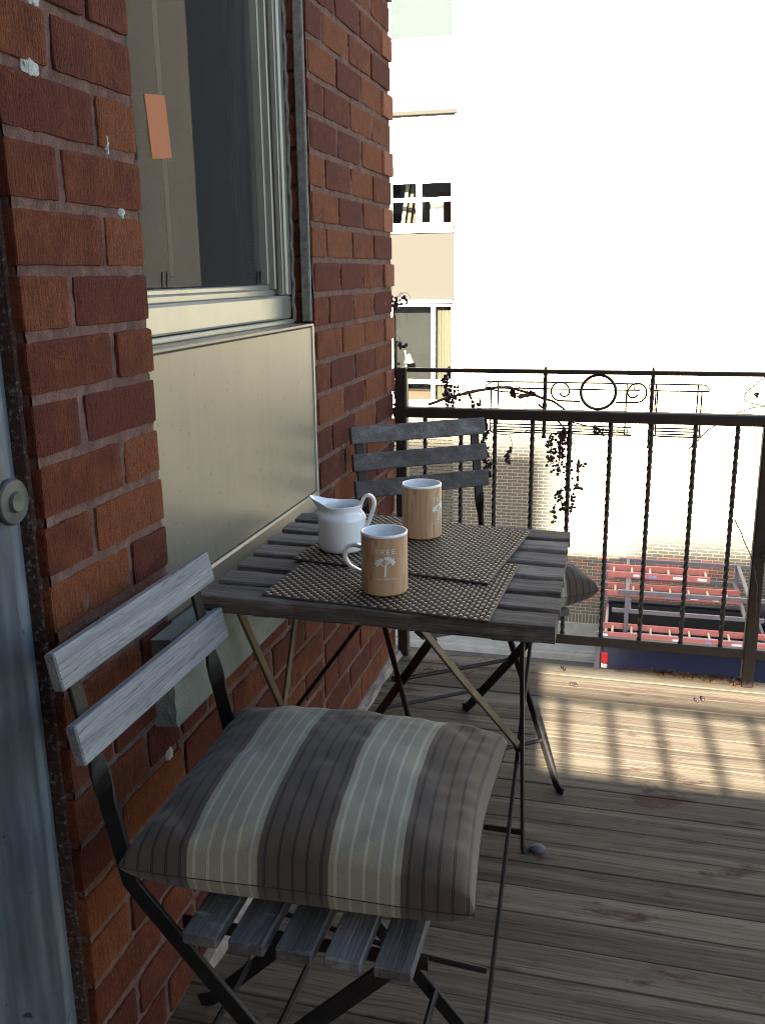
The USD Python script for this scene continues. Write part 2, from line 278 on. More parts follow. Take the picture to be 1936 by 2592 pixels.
# window strip at left of the wall
def rect_frame(x0, x1, z0, z1, t, y0, y1):
    return [cbox(x0, x0+t, y0, y1, z0, z1, .005), cbox(x1-t, x1, y0, y1, z0, z1, .005), cbox(x0+t, x1-t, y0, y1, z0, z0+t, .005), cbox(x0+t, x1-t, y0, y1, z1-t, z1, .005)]
XA, XB = -3.93, -2.62
obj('spandrel_panel', cbox(XA+.02, XB-.002, WY+.02, WY+.1, .69, 1.92, .01), SPANDREL, ob)
obj('spandrel_ledge', cbox(XA, XB-.03, WY-.02, WY+.12, .62, .688, .006), WHITEFRAME, ob)
obj('spandrel_panel', cbox(XA+.02, XB-.002, WY+.03, WY+.1, 4.09, 5.25, .01), WHITEFRAME, ob)
obj('spandrel_ledge', cbox(XA, XB+.03, WY-.03, WY+.12, 4.02, 4.088, .006), SPANDREL, ob)
obj('window_sill', cbox(XA, XB-.03, WY-.02, WY+.16, 1.925, 2.04, .006), WHITEFRAME, ob)
obj('window_sill', cbox(XA, XB-.03, WY-.02, WY+.16, -1.47, -1.33, .006), WHITEFRAME, ob)
w = obj('window', rect_frame(XA+.02, XB-.003, 2.042, 4.018, .07, WY+.05, WY+.12) + [cbox(-3.37, -3.27, WY+.055, WY+.115, 2.112, 3.948, .004), cbox(XA+.09, -3.37, WY+.055, WY+.115, 2.49, 2.57, .004), cbox(-3.27, XB-.073, WY+.055, WY+.115, 2.49, 2.57, .004)], WHITEFRAME, ob)
obj('pane', box(XA+.09, XB-.073, WY+.084, WY+.088, 2.112, 3.948), GLASS, w)
obj('blind', box(XA+.09, XB-.073, WY+.13, WY+.14, 2.83, 4.0), WHITEFRAME, w)
w = obj('window', rect_frame(XA+.02, XB-.003, -1.328, .618, .06, WY+.05, WY+.12) + [cbox(XA+.08, XB-.063, WY+.055, WY+.115, -.95, -.86, .004), cbox(-3.08, -3.0, WY+.056, WY+.116, -.86, .558, .004), cbox(-3.08, -3.0, WY+.056, WY+.116, -1.268, -.95, .004)], WHITEFRAME, ob)
obj('pane', box(XA+.08, XB-.063, WY+.084, WY+.088, -1.268, .558), GLASS, w)
w = obj('window', rect_frame(XA+.02, XB-.003, 5.26, 6.4, .07, WY+.05, WY+.12), WHITEFRAME, ob)
PALEBLUE = plain('pale_blue_blind', (.056, .065, .067), .95, spec=.05)
obj('pane', box(XA+.09, XB-.073, WY+.084, WY+.088, 5.33, 6.33), GLASS, w)
obj('blind', box(XA+.09, XB-.073, WY+.13, WY+.14, 5.33, 6.33), PALEBLUE, w)
ROOMBACK = plain('far_room', (.02, .016, .009), .9)
obj('room', [box(XA-.6, XB+.6, WY+2.0, WY+2.1, -1.6, 4.2), box(XA-.6, XB+.6, WY+.4, WY+2, -1.6, -1.5), box(XA-.6, XB+.6, WY+.4, WY+2, .8, .9), box(XA-.6, XB+.6, WY+.4, WY+2, 4.1, 4.2),
             box(XA-.7, XA-.6, WY+.4, WY+2, -1.6, 4.2), box(XB+.6, XB+.7, WY+.4, WY+2, -1.6, 4.2)], ROOMBACK, ob)
obj('inner_blind', box(XA+.01, XB-.01, WY+.402, WY+.412, -1.49, .79), plain('dark_brown_sheet', (.0062, .0052, .0034), .9), ob)  # near-black sheet added behind the panes so the room reads dark
CREAM = plain('cream_curtain_cloth', (.085, .077, .048), .9)
xs = np.linspace(-2.98, -2.70, 40)
def drape(x0, x1, y, z0, z1, folds, amp, n=60, t=.004):
    x = np.linspace(x0, x1, n); yy = y + amp*np.sin(np.linspace(0, folds*2*np.pi, n)) + amp*.3*np.sin(np.linspace(0, folds*5.3, n))
    return bar_sheet(np.stack([x, yy], 1), z0, z1, t)
def bar_sheet(P, z0, z1, t):
    d = np.gradient(P, axis=0); nn = np.stack([-d[:, 1], d[:, 0]], 1); nn /= np.linalg.norm(nn, axis=1, keepdims=True)
    A, B = P - nn*t/2, P + nn*t/2; L = np.vstack([A, B[::-1]])
    return loft([np.c_[L, np.full(len(L), z0)], np.c_[L, np.full(len(L), z1)]])
t_ = thing('cream_curtain', 'cream curtain hanging inside the dark window of the opposite building', 'curtain')
obj('cloth', drape(-2.98, -2.72, WY+.2, -1.28, .48, 4, .025), CREAM, t_, smooth=40)
t_ = thing('desk_lamp', 'small pale desk lamp standing inside the dark opposite window', 'lamp')
LAMP = plain('lamp_metal', (.09, .10, .085), .4)
obj('stem', tube([(-3.62, WY+.2, -1.46), (-3.62, WY+.2, -.45), (-3.64, WY+.2, -.30)], .022), LAMP, t_)
obj('lamp_shade', moved(lathe([(.03, .1), (.11, -.08), (.1, -.08), (.02, .09)], 20), (-3.56, WY+.2, -.47)), LAMP, t_, smooth=40)
obj('lamp_base', moved(lathe([(.001, .03), (.12, .03), (.12, 0), (.001, 0)], 20), (-3.66, WY+.2, -1.468)), LAMP, t_, smooth=40)
t_ = thing('wooden_cabinet', 'orange brown wooden cabinet standing inside the lower opposite window', 'cabinet')
OWOOD = plain('orange_wood', (.055, .021, .005), .5, noise=.3, nscale=6)
obj('carcass', cbox(-3.6, -3.12, WY+.26, WY+.395, -1.465, -1.12, .01), OWOOD, t_); obj('door', cbox(-3.57, -3.15, WY+.245, WY+.259, -1.45, -1.16, .004), OWOOD, t_)
t_ = thing('stored_boards', 'leaning pale boards stacked inside the upper left opposite window', 'boards')
for q in range(4):
    obj('board', bar([(-3.85+.1*q, WY+.25+.06*q, .91), (-3.62+.09*q, WY+.5+.04*q, 2.95-.1*q)], (1, 0, 0), .07, .03), plain('stored_board_%d' % q, [(.2, .19, .165), (.06, .042, .02), (.03, .02, .01), (.08, .062, .03)][q], .7), t_)
t_ = thing('wall_mirror', 'white rounded rectangular board leaning inside the right pane of the upper opposite window', 'mirror')
obj('board', cbox(-3.16, -2.9, WY+.35, WY+.38, .92, 2.52, .02), WHITEFRAME, t_); obj('stand', cbox(-3.14, -2.92, WY+.4, WY+.44, .901, 1.3, .01), OWOOD, t_)

# unseen blocks added far behind the viewer, shaping the soft shadow opposite
te = math.tan(SUN_EL); DY = -50.0
zt = lambda z: z + (WY-DY)*te*math.hypot(SUN_X, 1)
dx = SUN_X*(WY-DY)
FAR = plain('distant_wall', (.3, .24, .19), .9)
for nm, x0, x1, top in (('brown', dx+.95, dx+45, zt(-3.95)), ('tall', dx-45, dx-1.9, zt(-2.05))):
    t_ = thing('distant_block', f'{nm} unseen block added far behind the balcony to shade the opposite wall', 'building')
    obj('wall', box(x0, x1, DY-12, DY, GZ, top), FAR, t_)
    if nm == 'tall': obj('sky_bridge', box(x1, dx-.62, DY-3, DY-.01, 22.6, top), FAR, t_)  # added bridge: shades the opposite wall, lets the deck shaft pass below
    obj('roof_edge', box(x0, x1, DY-12.1, DY+.01, top, top+.05), CONCRETE, t_)
    for a in np.arange(x0+.5, min(x1, x0+20)-.9, 2.6):
        for b in np.arange(-4, top-2.4, 3.0): obj('window', box(a, a+1.1, DY+.002, DY+.04, b, b+1.4), DARKROOM, t_)

# ------------------------------------------------------------------ our building
OWNWALL = material('brick_wall_far', {'g': ('geometry', {}), 's': ('separate_xyz', {}), 'sm': ('math', {'math_type': 'add'}), 'cx': ('combine_xyz', {}), 'b': ('brick_texture', {'scale': 1, 'brick_width': .2, 'row_height': .0754, 'mortar_size': .007, 'color1': (.19, .05, .03), 'color2': (.12, .03, .02), 'mortar': (.23, .17, .15)}), 'p': ('principled_bsdf', {'roughness': .9})},
                   [('g.position', 's.vector'), ('s.x', 'sm.value1'), ('s.y', 'sm.value2'), ('sm.value', 'cx.x'), ('s.z', 'cx.y'), ('cx.vector', 'b.vector'), ('b.color', 'p.base_color')], 'p.BSDF')
bd = thing('brick_house', 'red brick house wall on the left with window, metal panel and peeling paint', 'building')
ROOF = 3.9
C_, J = .0754, .0122          # course height, joint
ZN, ZF = 1.510, 1.834         # reference joints of the two piers
Y0, Y1, Y2, Y3 = .955, 1.254, 2.0, 2.712
obj('wall', [box(-.22, -.0085, Y0+.006, Y1-.007, 0, 3.2), box(-.22, -.0085, Y2+.004, Y3-.006, 0, 3.2), box(-.20, -.0088, Y1-.007, Y2+.004, 0, .60)], MORTAR, bd)
obj('outer_wall', [box(-6, 0, -6, Y3, GZ, -.16), box(-6, -.224, Y2+1.2, Y3-.01, -.16, ROOF) if False else box(-6, -2.7, -1.2, Y3-.01, -.16, ROOF), box(-2.7, -.224, Y3-.1, Y3-.01, -.16, ROOF), box(-6, -.0, -6, -1.25, -.16, ROOF), box(-.4, -.03, -1.25, -.15, -.16, ROOF), box(-.4, -.03, -.15, Y0-.12, 2.1, ROOF), box(-.21, -.008, Y0+.01, Y3-.01, 3.2, ROOF), box(-2.7, -.4, -1.2, Y3-.1, ROOF-.3, ROOF)], OWNWALL, bd)
def rough_brick(ox, a, b, z0, z1, n):
    # outline with worn corners and uneven edges, a rounded arris and a slightly hollow face
    ny = max(3, int(n*(b-a)/(2*(b-a+z1-z0)))); nz = max(2, n//2 - ny)
    P = [(a+(b-a)*i/ny, z0) for i in range(ny)] + [(b, z0+(z1-z0)*i/nz) for i in range(nz)] + [(b-(b-a)*i/ny, z1) for i in range(ny)] + [(a, z1-(z1-z0)*i/nz) for i in range(nz)]
    P = np.array(P); c = np.array([(a+b)/2, (z0+z1)/2]); hw = np.array([(b-a)/2, (z1-z0)/2])
    d = (P-c)/hw; corner = (np.abs(d).min(1) > .93)
    q = np.c_[np.full(len(P), ox*300), P*140]
    wob = (meshkit.noise(q, 5)-.5)*.0034 + (meshkit.noise(q*.35, 6)-.5)*.003
    inn = P - np.sign(d)*(np.abs(d) > .99)*(.0002 + wob[:, None]*.5 + corner[:, None]*.0010)
    rings = [np.c_[np.full(len(P), -.085), P[:, 0], P[:, 1]], np.c_[np.full(len(P), ox-.0030), inn[:, 0], inn[:, 1]]]
    i2 = inn - np.sign(d)*(np.abs(d) > .99)*.0009; rings.append(np.c_[np.full(len(P), ox-.0008)+wob*.12, i2[:, 0], i2[:, 1]])
    i3 = c + (i2-c)*.86; rings.append(np.c_[np.full(len(P), ox)+(meshkit.noise(q*.5, 7)-.5)*.0012, i3[:, 0], i3[:, 1]])
    m = loft(rings); return m
def mortar_face(y0, y1, z0, z1, seed, st=.006):
    ys, zs_ = np.arange(y0, y1+st*.5, st), np.arange(z0, z1+st*.5, st); Y, Z = np.meshgrid(ys, zs_, indexing='ij')
    p = np.stack([Y*110, Z*110, np.full_like(Y, seed*9.)], -1); q = p*.22
    X = -.0035 + (meshkit.fbm(p, 3, seed)-.5)*.0045 + (meshkit.noise(q, seed+3)-.5)*.004
    v = np.stack([X, Y, Z], -1).reshape(-1, 3); n = len(zs_); f = []
    i, j = np.meshgrid(np.arange(len(ys)-1), np.arange(n-1), indexing='ij'); a = (i*n+j).ravel()
    f = np.vstack([np.c_[a, a+n, a+n+1], np.c_[a, a+n+1, a+1]])
    return trimesh.Trimesh(v, f, process=False)
def near_bricks(y0, y1, ztop, pattern, zmin, zmax, ref, mats=None):
    k = -14
    while True:
        zt_ = ref - C_*k - J/2; zb = ref - C_*(k+1) + J/2
        if zt_ < zmin + .02: break
        if zb < zmax - .01 and zt_ > zmin:
            for a, b, mt, out in pattern(k):
                a2, b2 = a + rng.uniform(-.002, .002), b + rng.uniform(-.002, .002)
                ox = rng.uniform(-.0015, .0015) + out
                m = rough_brick(ox, a2, b2, max(zb, zmin+.002), min(zt_, zmax), 40 if y0 == Y0 else 24)
                obj('brick', m, mt, bd)
        k += 1
def pat_near(k):
    if k % 2 == 0: return [(Y0, Y0+.099, BRICK, 0), (Y0+.112, Y1, BRICK, 0)]
    return [(Y0, Y0+.188, BRICK, 0), (Y0+.2, Y1, BRICK, 0)]
def pat_far(k):
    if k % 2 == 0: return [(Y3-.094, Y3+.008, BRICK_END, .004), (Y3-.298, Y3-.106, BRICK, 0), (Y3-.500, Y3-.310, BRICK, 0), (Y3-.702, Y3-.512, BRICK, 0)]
    return [(Y3-.192, Y3, BRICK, 0), (Y3-.396, Y3-.204, BRICK, 0), (Y3-.600, Y3-.408, BRICK, 0), (Y2, Y3-.612, BRICK, 0)]
def pat_mid(k):
    o = .1 if k % 2 else 0
    e = [Y1+.01+o] + [Y1+.01+o+.2*i for i in range(1, 4)]
    cuts = [Y1+.006] + [c for c in e if Y1+.05 < c < Y2-.05] + [Y2-.004]
    return [(a+.006, b-.006, BRICK, 0) for a, b in zip(cuts[:-1], cuts[1:])]
obj('mortar_joints', mortar_face(Y0+.005, Y1-.005, 0, 2.0, 1), MORTAR, bd, smooth=True)
obj('mortar_joints', mortar_face(Y2+.004, Y3-.005, 0, 2.5, 2, .008), MORTAR, bd, smooth=True)
obj('mortar_joints', mortar_face(Y1-.005, Y2+.004, 0, .54, 3, .008), MORTAR, bd, smooth=True)
near_bricks(Y0, Y1, 2, pat_near, 0, 2.0, ZN)
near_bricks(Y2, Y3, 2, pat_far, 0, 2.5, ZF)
near_bricks(Y1, Y2, 2, pat_mid, 0, .52, ZN)
# patches of pale filler in the joints
for y, z, a, b in ((1.035, 1.512, .016, .010), (1.02, 1.44, .016, .02), (1.175, 1.372, .006, .014), (1.20, 1.286, .009, .007), (1.00, 1.515, .02, .012), (2.2, .80, .012, .02), (1.215, .45, .012, .03)):
    s = trimesh.creation.icosphere(3, 1.0); v = s.vertices; v *= 1 + .9*(meshkit.fbm(v*2.2 + y*17, 3)[:, None] - .5)
    v[:] = v*[.0035, a*1.05, b*1.05] + [-.0035, y, z]; obj('mortar_patch', s, PATCH, bd, smooth=True)
obj('peeling_edge', [cbox(-.040, -.014, Y0-.0043, Y0+.004, 0, 3, .002)], FLAKED, bd)

# sill block and metal panel under the window
s = trimesh.creation.box([1, 1, 1]).subdivide().subdivide().subdivide().subdivide()
s.vertices[:] = (s.vertices + .5)*[.115, .895, .145] + [-.08, 1.18, .522]
s.vertices += (meshkit.noise(s.vertices*60, 4)[:, None]-.5)*.003
obj('sill_block', s, SILL, bd)
pn = obj('metal_panel', cbox(-.045, -.004, Y1-.02, Y2-.014, .712, 1.088, .003), PANEL, bd)
obj('panel_cap', [cbox(-.06, .0005, Y1-.02, Y2-.012, 1.0885, 1.094, .002)], PANEL, pn)
obj('panel_edge_trim', [cbox(-.045, -.001, Y2-.0135, Y2-.003, .70, 1.0935, .002)], FRAME, pn)
obj('panel_base_trim', [cbox(-.045, .001, Y1-.02, Y2-.003, .669, .7115, .004)], PANEL, pn)
# window: frame members, glass, insect screen
GX = -.105
fr = obj('window_frame', [cbox(-.13, -.052, Y1-.1, Y2-.004, 1.106, 1.155, .004), cbox(-.13, -.050, Y2-.03, Y2-.004, 1.155, 2.35, .004)], FRAME, bd)
obj('sash', [cbox(GX-.01, -.080, Y1-.1, Y2-.03, 1.1555, 1.168, .002), cbox(GX-.012, -.090, Y1-.1, Y2-.0305, 1.168, 1.178, .002),
             cbox(GX-.01, -.074, Y2-.040, Y2-.0305, 1.1685, 2.35, .002), cbox(GX-.012, -.088, Y2-.047, Y2-.0405, 1.1785, 2.35, .002), cbox(-.07, -.058, Y2-.036, Y2-.0305, 1.156, 2.35, .002)], FRAME, fr)
obj('pane', box(GX-.034, GX-.030, Y1-.1, Y2-.05, 1.18, 2.35), GLASS, fr)
obj('insect_screen', box(GX-.0006, GX, Y1-.1, Y2-.0475, 1.179, 2.35), SCREEN, fr)
obj('window_flashing', [cbox(-.10, -.045, Y1-.1, Y2-.006, 1.0945, 1.104, .002)], FRAME, fr)
for y in (1.50, 1.93):
    obj('screen_clip', tube([(GX+.003, y-.008, 1.181), (GX+.004, y-.006, 1.206), (GX+.004, y+.012, 1.207), (GX+.003, y+.010, 1.182)], .0018, 6), IRON, fr)
obj('sealant_strip', [cbox(-.026, -.0045, Y2-.012, Y2-.001, 1.098, 3.0, .003)], CAULK, bd)
obj('sealant_bead', [tube([(-.046+.002*math.sin(i*2.1), Y2-.006, 1.10+i*.02) for i in range(60)], .0045, 6)], CAULK, bd)
# reveal bricks of the window opening (end faces seen beside the frame)
k = -6
while ZF - C_*k > 1.12:
    obj('reveal_brick', cbox(-.09, -.028, Y2-.003, Y2+.02, ZF-C_*(k+1)+J/2, ZF-C_*k-J/2, .003), BRICK, bd); k += 1
# room behind the window
obj('room', [box(-2.6, -2.5, .9, 3.2, .9, 2.6), box(-2.5, -.14, 3.1, 3.2, .9, 2.6), box(-2.5, -.14, .9, 1.0, .9, 2.6), box(-2.5, -.14, 1.0, 3.1, .9, .95), box(-2.5, -.14, 1.0, 3.1, 2.5, 2.6)], DARKROOM, bd)
JAMB = plain('inner_jamb_paint', (.30, .36, .42), .5)
obj('inner_jamb', [cbox(-.30, -.135, Y2-.02, Y2+.02, 1.0, 2.5, .005), cbox(-.36, -.31, Y2-.06, Y2-.02, 1.0, 2.5, .005)], JAMB, bd)
t_ = thing('orange_card', 'orange reflection in the balcony window, built as a small patch on the screen', 'card')
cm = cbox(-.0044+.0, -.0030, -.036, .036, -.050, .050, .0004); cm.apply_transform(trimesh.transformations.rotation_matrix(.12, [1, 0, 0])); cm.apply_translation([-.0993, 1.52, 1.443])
obj('card', cm, ORANGE, t_); obj('cord', cbox(-.1047, -.1042, 1.528, 1.546, 1.20, 2.3, .0001), IRON, t_)  # orange patch and dark stripe painted in place of reflections in the glass

# door frame at the extreme left
df = thing('door_frame', 'blue grey painted door jamb with peeling edge at the far left', 'door frame')
prof = [(-.16, .62), (-.055, .62), (-.055, .80), (-.048, .815), (-.048, .86), (-.040, .868), (-.026, .885), (-.020, .905), (-.023, .930), (-.030, .947), (-.05, .9505), (-.16, .9505)]
pr = np.array(prof); obj('jamb', loft([np.c_[pr, np.full(len(pr), 0.)], np.c_[pr, np.full(len(pr), 2.1)]]), PAINT, df, smooth=25)
CAP = plain('dull_grey_metal', (.075, .085, .08), .5, noise=.25, nscale=60, metal=.3)
capm = lathe([(.0001, .012), (.011, .0125), (.0125, .0105), (.013, .0085), (.026, .0075), (.028, .005), (.028, 0), (.0001, 0)], 40)
capm.apply_transform(trimesh.transformations.rotation_matrix(math.pi/2, [0, 1, 0])); capm.apply_translation([-.021, .921, .943])
obj('bolt_cover', capm, CAP, df, smooth=35)
ds = thing('balcony_door', 'blue grey balcony door standing in the wall left of the viewer', 'door')
obj('door_slab', cbox(-.12, -.08, -.14, .615, .01, 2.09, .004), PAINT, ds); obj('door_handle', sphere((-.05, -.06, 1.0), .028, 2), CAP, ds)

# unseen wall added behind the viewer, its slot shapes the deck sun patch
ew = thing('end_wall', 'unseen brick wall added behind the viewer, its slot shaping the sun on the deck', 'wall')
EY, S0, S1, SX0, SX1 = -1.2, 1.345, 1.60, .77, 1.9
obj('wall', [box(0.002, 2.42, EY-.05, EY, 0.002, S0), box(0.002, 2.42, EY-.05, EY, S1, 3.4), box(0.002, SX0, EY-.05, EY, S0, S1), box(SX1, 2.42, EY-.05, EY, S0, S1)], OWNWALL, ew)
obj('rail', cbox(SX0, SX1, EY-.04, EY-.01, S0+.155, S0+.18, .004), IRON, ew)  # added bar, shades a cross stripe on the deck
for i in range(14):
    x = SX0 + .06 + .125*i
    if x < SX1-.03: obj('window_bar', cbox(x-.012, x+.012, EY-.035, EY-.015, S0, S0+.155, .004), IRON, ew)  # added bars, their stripes imitate baluster shadows

# ------------------------------------------------------------------ deck
dk = thing('deck', 'weathered grey wooden balcony deck', None, kind='structure'); 
y = 2.755; i = 0
while y > -1.2:
    z = rng.uniform(-.0022, .0012)
    m = trimesh.creation.box([2.42, .0765, .036]).subdivide().subdivide().subdivide()
    m = cbox(-.012+rng.uniform(-.004, .004), 2.42, y-.0772, y-.0004, -.036+z, z, .0009)
    v = m.vertices
    obj('board', m, DECK, dk); y -= .08; i += 1
UNDER = plain('joist_wood', (.13, .11, .085), .8, noise=.3, nscale=20)
for x in (.05, .6, 1.2, 1.8, 2.35): obj('joist', box(x, x+.045, -1.2, 2.70, -.18, -.0385), UNDER, dk)
obj('fascia', box(0.0, 2.42, 2.702, 2.745, -.2, -.0385), UNDER, dk)
for x in (.06, 2.3): obj('support_post', box(x, x+.09, 2.58, 2.67, GZ, -.181), UNDER, dk)
MEMB = plain('mortar_crumbs', (.30, .25, .21), .95, noise=.4, nscale=60, bump=.8, bscale=150)
fl = trimesh.creation.box([1, 1, 1]).subdivide().subdivide().subdivide().subdivide().subdivide()
fl.vertices[:] = (fl.vertices+.5)*[.022, 1.45, .02] + [-.003, 1.26, -.001]; fl.vertices[:, 0] += (meshkit.noise(fl.vertices*45, 8)-.5)*.02*(fl.vertices[:, 0] > .01); fl.vertices[:, 2] += (meshkit.noise(fl.vertices*60, 9)-.5)*.012*(fl.vertices[:, 2] > .01)
obj('mortar_fillet', fl, MEMB, dk)

ub = thing('upper_balcony', 'concrete slab added overhead to deepen the shade, outside the picture', 'balcony')  # unseen slab, added to darken the balcony
obj('slab', cbox(0.004, 2.5, -1.195, .50, 2.72, 2.86, .01), CONCRETE, ub)
obj('drip_edge', cbox(2.501, 2.54, -1.195, .50, 2.69, 2.86, .004), RAILPAINT, ub)

# ------------------------------------------------------------------ railing
rl = thing('balcony_railing', 'dark brown wrought iron balcony railing with twisted balusters and a ring ornament', 'railing')
RY = 2.72
obj('handrail', cbox(0.0, 2.40, RY-.018, RY+.018, .777, .808, .004), RAILPAINT, rl)
obj('top_rail', cbox(0.0, 2.40, RY+.002, RY+.016, .912, .924, .002), RAILPAINT, rl)
obj('bottom_rail', cbox(0.0, 2.40, RY-.012, RY+.012, .088, .118, .003), RAILPAINT, rl)
obj('post', cbox(.008, .042, RY-.017, RY+.017, 0, .926, .004), RAILPAINT, rl)
obj('post', cbox(1.05, 1.085, RY-.0175, RY+.0175, 0, .777, .004), RAILPAINT, rl)
obj('post', cbox(2.36, 2.395, RY-.0175, RY+.0175, 0, .926, .004), RAILPAINT, rl)
def twisted(x, y, z0, z1, w, pitch=.024):
    n = max(int((z1-z0)/.004), 4); rings = []; th = np.arange(8)/8*2*np.pi; r = w*(.5 + .055*np.cos(4*th))
    for z in np.linspace(z0, z1, n):
        a = (z-z0)/pitch*math.pi/2; rings.append(np.c_[x + r*np.cos(th+a), y + r*np.sin(th+a), np.full(8, z)])
    return loft(rings)
for x in (.096, .206, .308, .418, .526, .641, .754, .873, .985, 1.2, 1.31, 1.42, 1.53, 1.64, 1.75, 1.86, 1.97, 2.08, 2.19, 2.29): obj('baluster', twisted(x, RY, .118, .777, .0128), RAILPAINT, rl)
def circ(cx, cz, r, y, a0=0, a1=2*math.pi, n=40): return [(cx+r*math.cos(a), y, cz+r*math.sin(a)) for a in np.linspace(a0, a1, n)]
obj('ring', tube(circ(.601, .860, .049, RY+.02), .004, 8, False), RAILPAINT, rl)
def scroll(s):
    p = []
    for a in np.linspace(0, 4.6, 40):
        r = .028*(1-.13*a); p.append((.601 + s*(.104 - .0 + r*math.cos(a+.4)*-1 + .02*0), RY+.02, .862 + r*math.sin(a+.4)*-1))
    tail = [(.601+s*.05, RY+.02, .832), (.601+s*.085, RY+.02, .832)]
    c = p[0]
    big = [(.601+s*(.108+.026*math.cos(a)), RY+.02, .860+.027*math.sin(a)) for a in np.linspace(-math.pi/2, math.pi, 30)]
    small = [(.601+s*(.096+.014*math.cos(a)), RY+.02, .860+.014*math.sin(a)) for a in np.linspace(math.pi, math.pi*1.9, 14)]
    return tail[:1] + big + small
for s in (-1, 1): obj('scroll', tube(scroll(s), .0024, 6), RAILPAINT, rl)
# wire planter baskets hung on the outside of the railing
def basket(x0, x1, label):
    t = thing('planter_basket', label, 'planter basket', group=None)
    for nm, z, o in (('top_ring', .866, 0), ('bottom_ring', .735, .015)):
        a, b, c, d = x0+o, x1-o, RY+.03, RY+.19-o
        obj(nm, tube(bez([(a+.02, c, z), (b-.02, c, z), (b, c+.02, z), (b, d-.02, z), (b-.02, d, z), (a+.02, d, z), (a, d-.02, z), (a, c+.02, z), (a+.02, c, z)], 5), .0021, 6), RAILPAINT, t)
    for x, yy in ((x0+.02, RY+.03), (x1-.02, RY+.03), (x1-.02, RY+.188), (x0+.02, RY+.188)):
        obj('upright_wire', tube([(x, yy, .866), (x, yy-.004, .735)], .0022, 6), RAILPAINT, t)
    for yy in (.07, .12): obj('bottom_wire', tube([(x0+.02, RY+yy, .735), (x1-.02, RY+yy, .735)], .002, 6), RAILPAINT, t)
    return t
b1 = basket(.27, .70, 'empty wire planter basket entwined with dry vine, hung left of the iron ring')
b2 = basket(.745, .905, 'small empty wire planter basket hung right of the iron ring')
for x, z0, t in ((.449, .72, b1), (.750, .70, b2)):
    obj('twisted_hook', twisted(x, RY+.026, z0, .918, .011), RAILPAINT, t)
    cn = trimesh.creation.cone(.006, .018); cn.apply_translation([x, RY+.026, .918]); obj('spike', cn, RAILPAINT, t)

# ------------------------------------------------------------------ dry vine with berries
VINE = plain('dry_vine_bark', (.11, .06, .04), .85, noise=.4, nscale=90)
BERRY = plain('dried_berry', (.022, .010, .014), .45, noise=.4, nscale=120)
DEADLEAF = plain('dead_leaf', (.085, .045, .024), .8, noise=.4, nscale=50)
def jig(pts, amp, n=6, seed=0):
    p = bez(pts, n); q = np.stack([meshkit.noise(p*33 + seed*7.1 + i*31, i) for i in range(3)], 1) - .5
    e = np.minimum(1, np.minimum(np.arange(len(p)), np.arange(len(p))[::-1])/3.)[:, None]; return p + q*amp*2*e
def berry_bunch(p0, length, n, spread, r=.0047, seed=1):
    rg = np.random.default_rng(seed); st, be = [], []
    main = jig([p0, np.array(p0)+[rg.normal(0, .004), 0, -length*.5], np.array(p0)+[rg.normal(0, .008), 0, -length]], .006, 8, seed); st.append(tube(main, .0016, 5))
    for _ in range(n):
        a = main[rg.integers(1, len(main))]; b = a + rg.normal(0, .62, 3)*[spread, spread*.7, spread*.6]
        be.append(sphere(b, r*rg.uniform(.7, 1.15), 1)); st.append(tube([a, (a+b)/2+rg.normal(0, .002, 3), b], .0010, 4))
    return join(st), join(be)
def leaf(c, s, seed):
    rg = np.random.default_rng(seed); n = 9; u = np.linspace(0, 1, n); w = np.sin(u*np.pi)**.7*s*.4
    a = rg.normal(0, 1, 3); a /= np.linalg.norm(a); b = np.cross(a, rg.normal(0, 1, 3)); b /= np.linalg.norm(b); nn = np.cross(a, b)
    L, M, R = [], [], []
    for uu, ww in zip(u, w):
        p = np.array(c) + a*(uu-.5)*s + nn*s*.5*(uu-.5)**2
        L.append(p - b*ww + nn*ww*.7*rg.uniform(.4, 1.3)); M.append(p); R.append(p + b*ww + nn*ww*.7*rg.uniform(.4, 1.3))
    v = np.vstack([L, M, R]); f = []
    for i in range(n-1):
        for k in (0, n): f += [[k+i, k+i+1, k+n+i+1], [k+i, k+n+i+1, k+n+i]]
    v2 = v + nn*.0006
    f = np.array(f); return trimesh.Trimesh(np.vstack([v, v2]), np.vstack([f, f[:, ::-1] + len(v)]), process=False)
VY = RY + .03
def vine(label, stems, bunches, leaves=(), group=None):
    t = thing('dry_vine', label, 'vine')
    for i, (p, r0, r1) in enumerate(stems):
        q = jig(p, .006, 8, len(p)+i); obj('stem', tube(q, np.linspace(r0, r1, len(q)), 6), VINE, t, smooth=50)
    for i, (p, ln, n, sp) in enumerate(bunches):
        a, b = berry_bunch(p, ln, n, sp, seed=int(abs(p[0])*1000)+i); br = obj('berry_stalk', a, VINE, t); obj('berries', b, BERRY, br, smooth=True, kind='stuff')
    for i, (p, s_) in enumerate(leaves): obj('dead_leaf', leaf(p, s_, i+int(p[0]*100)), DEADLEAF, t)
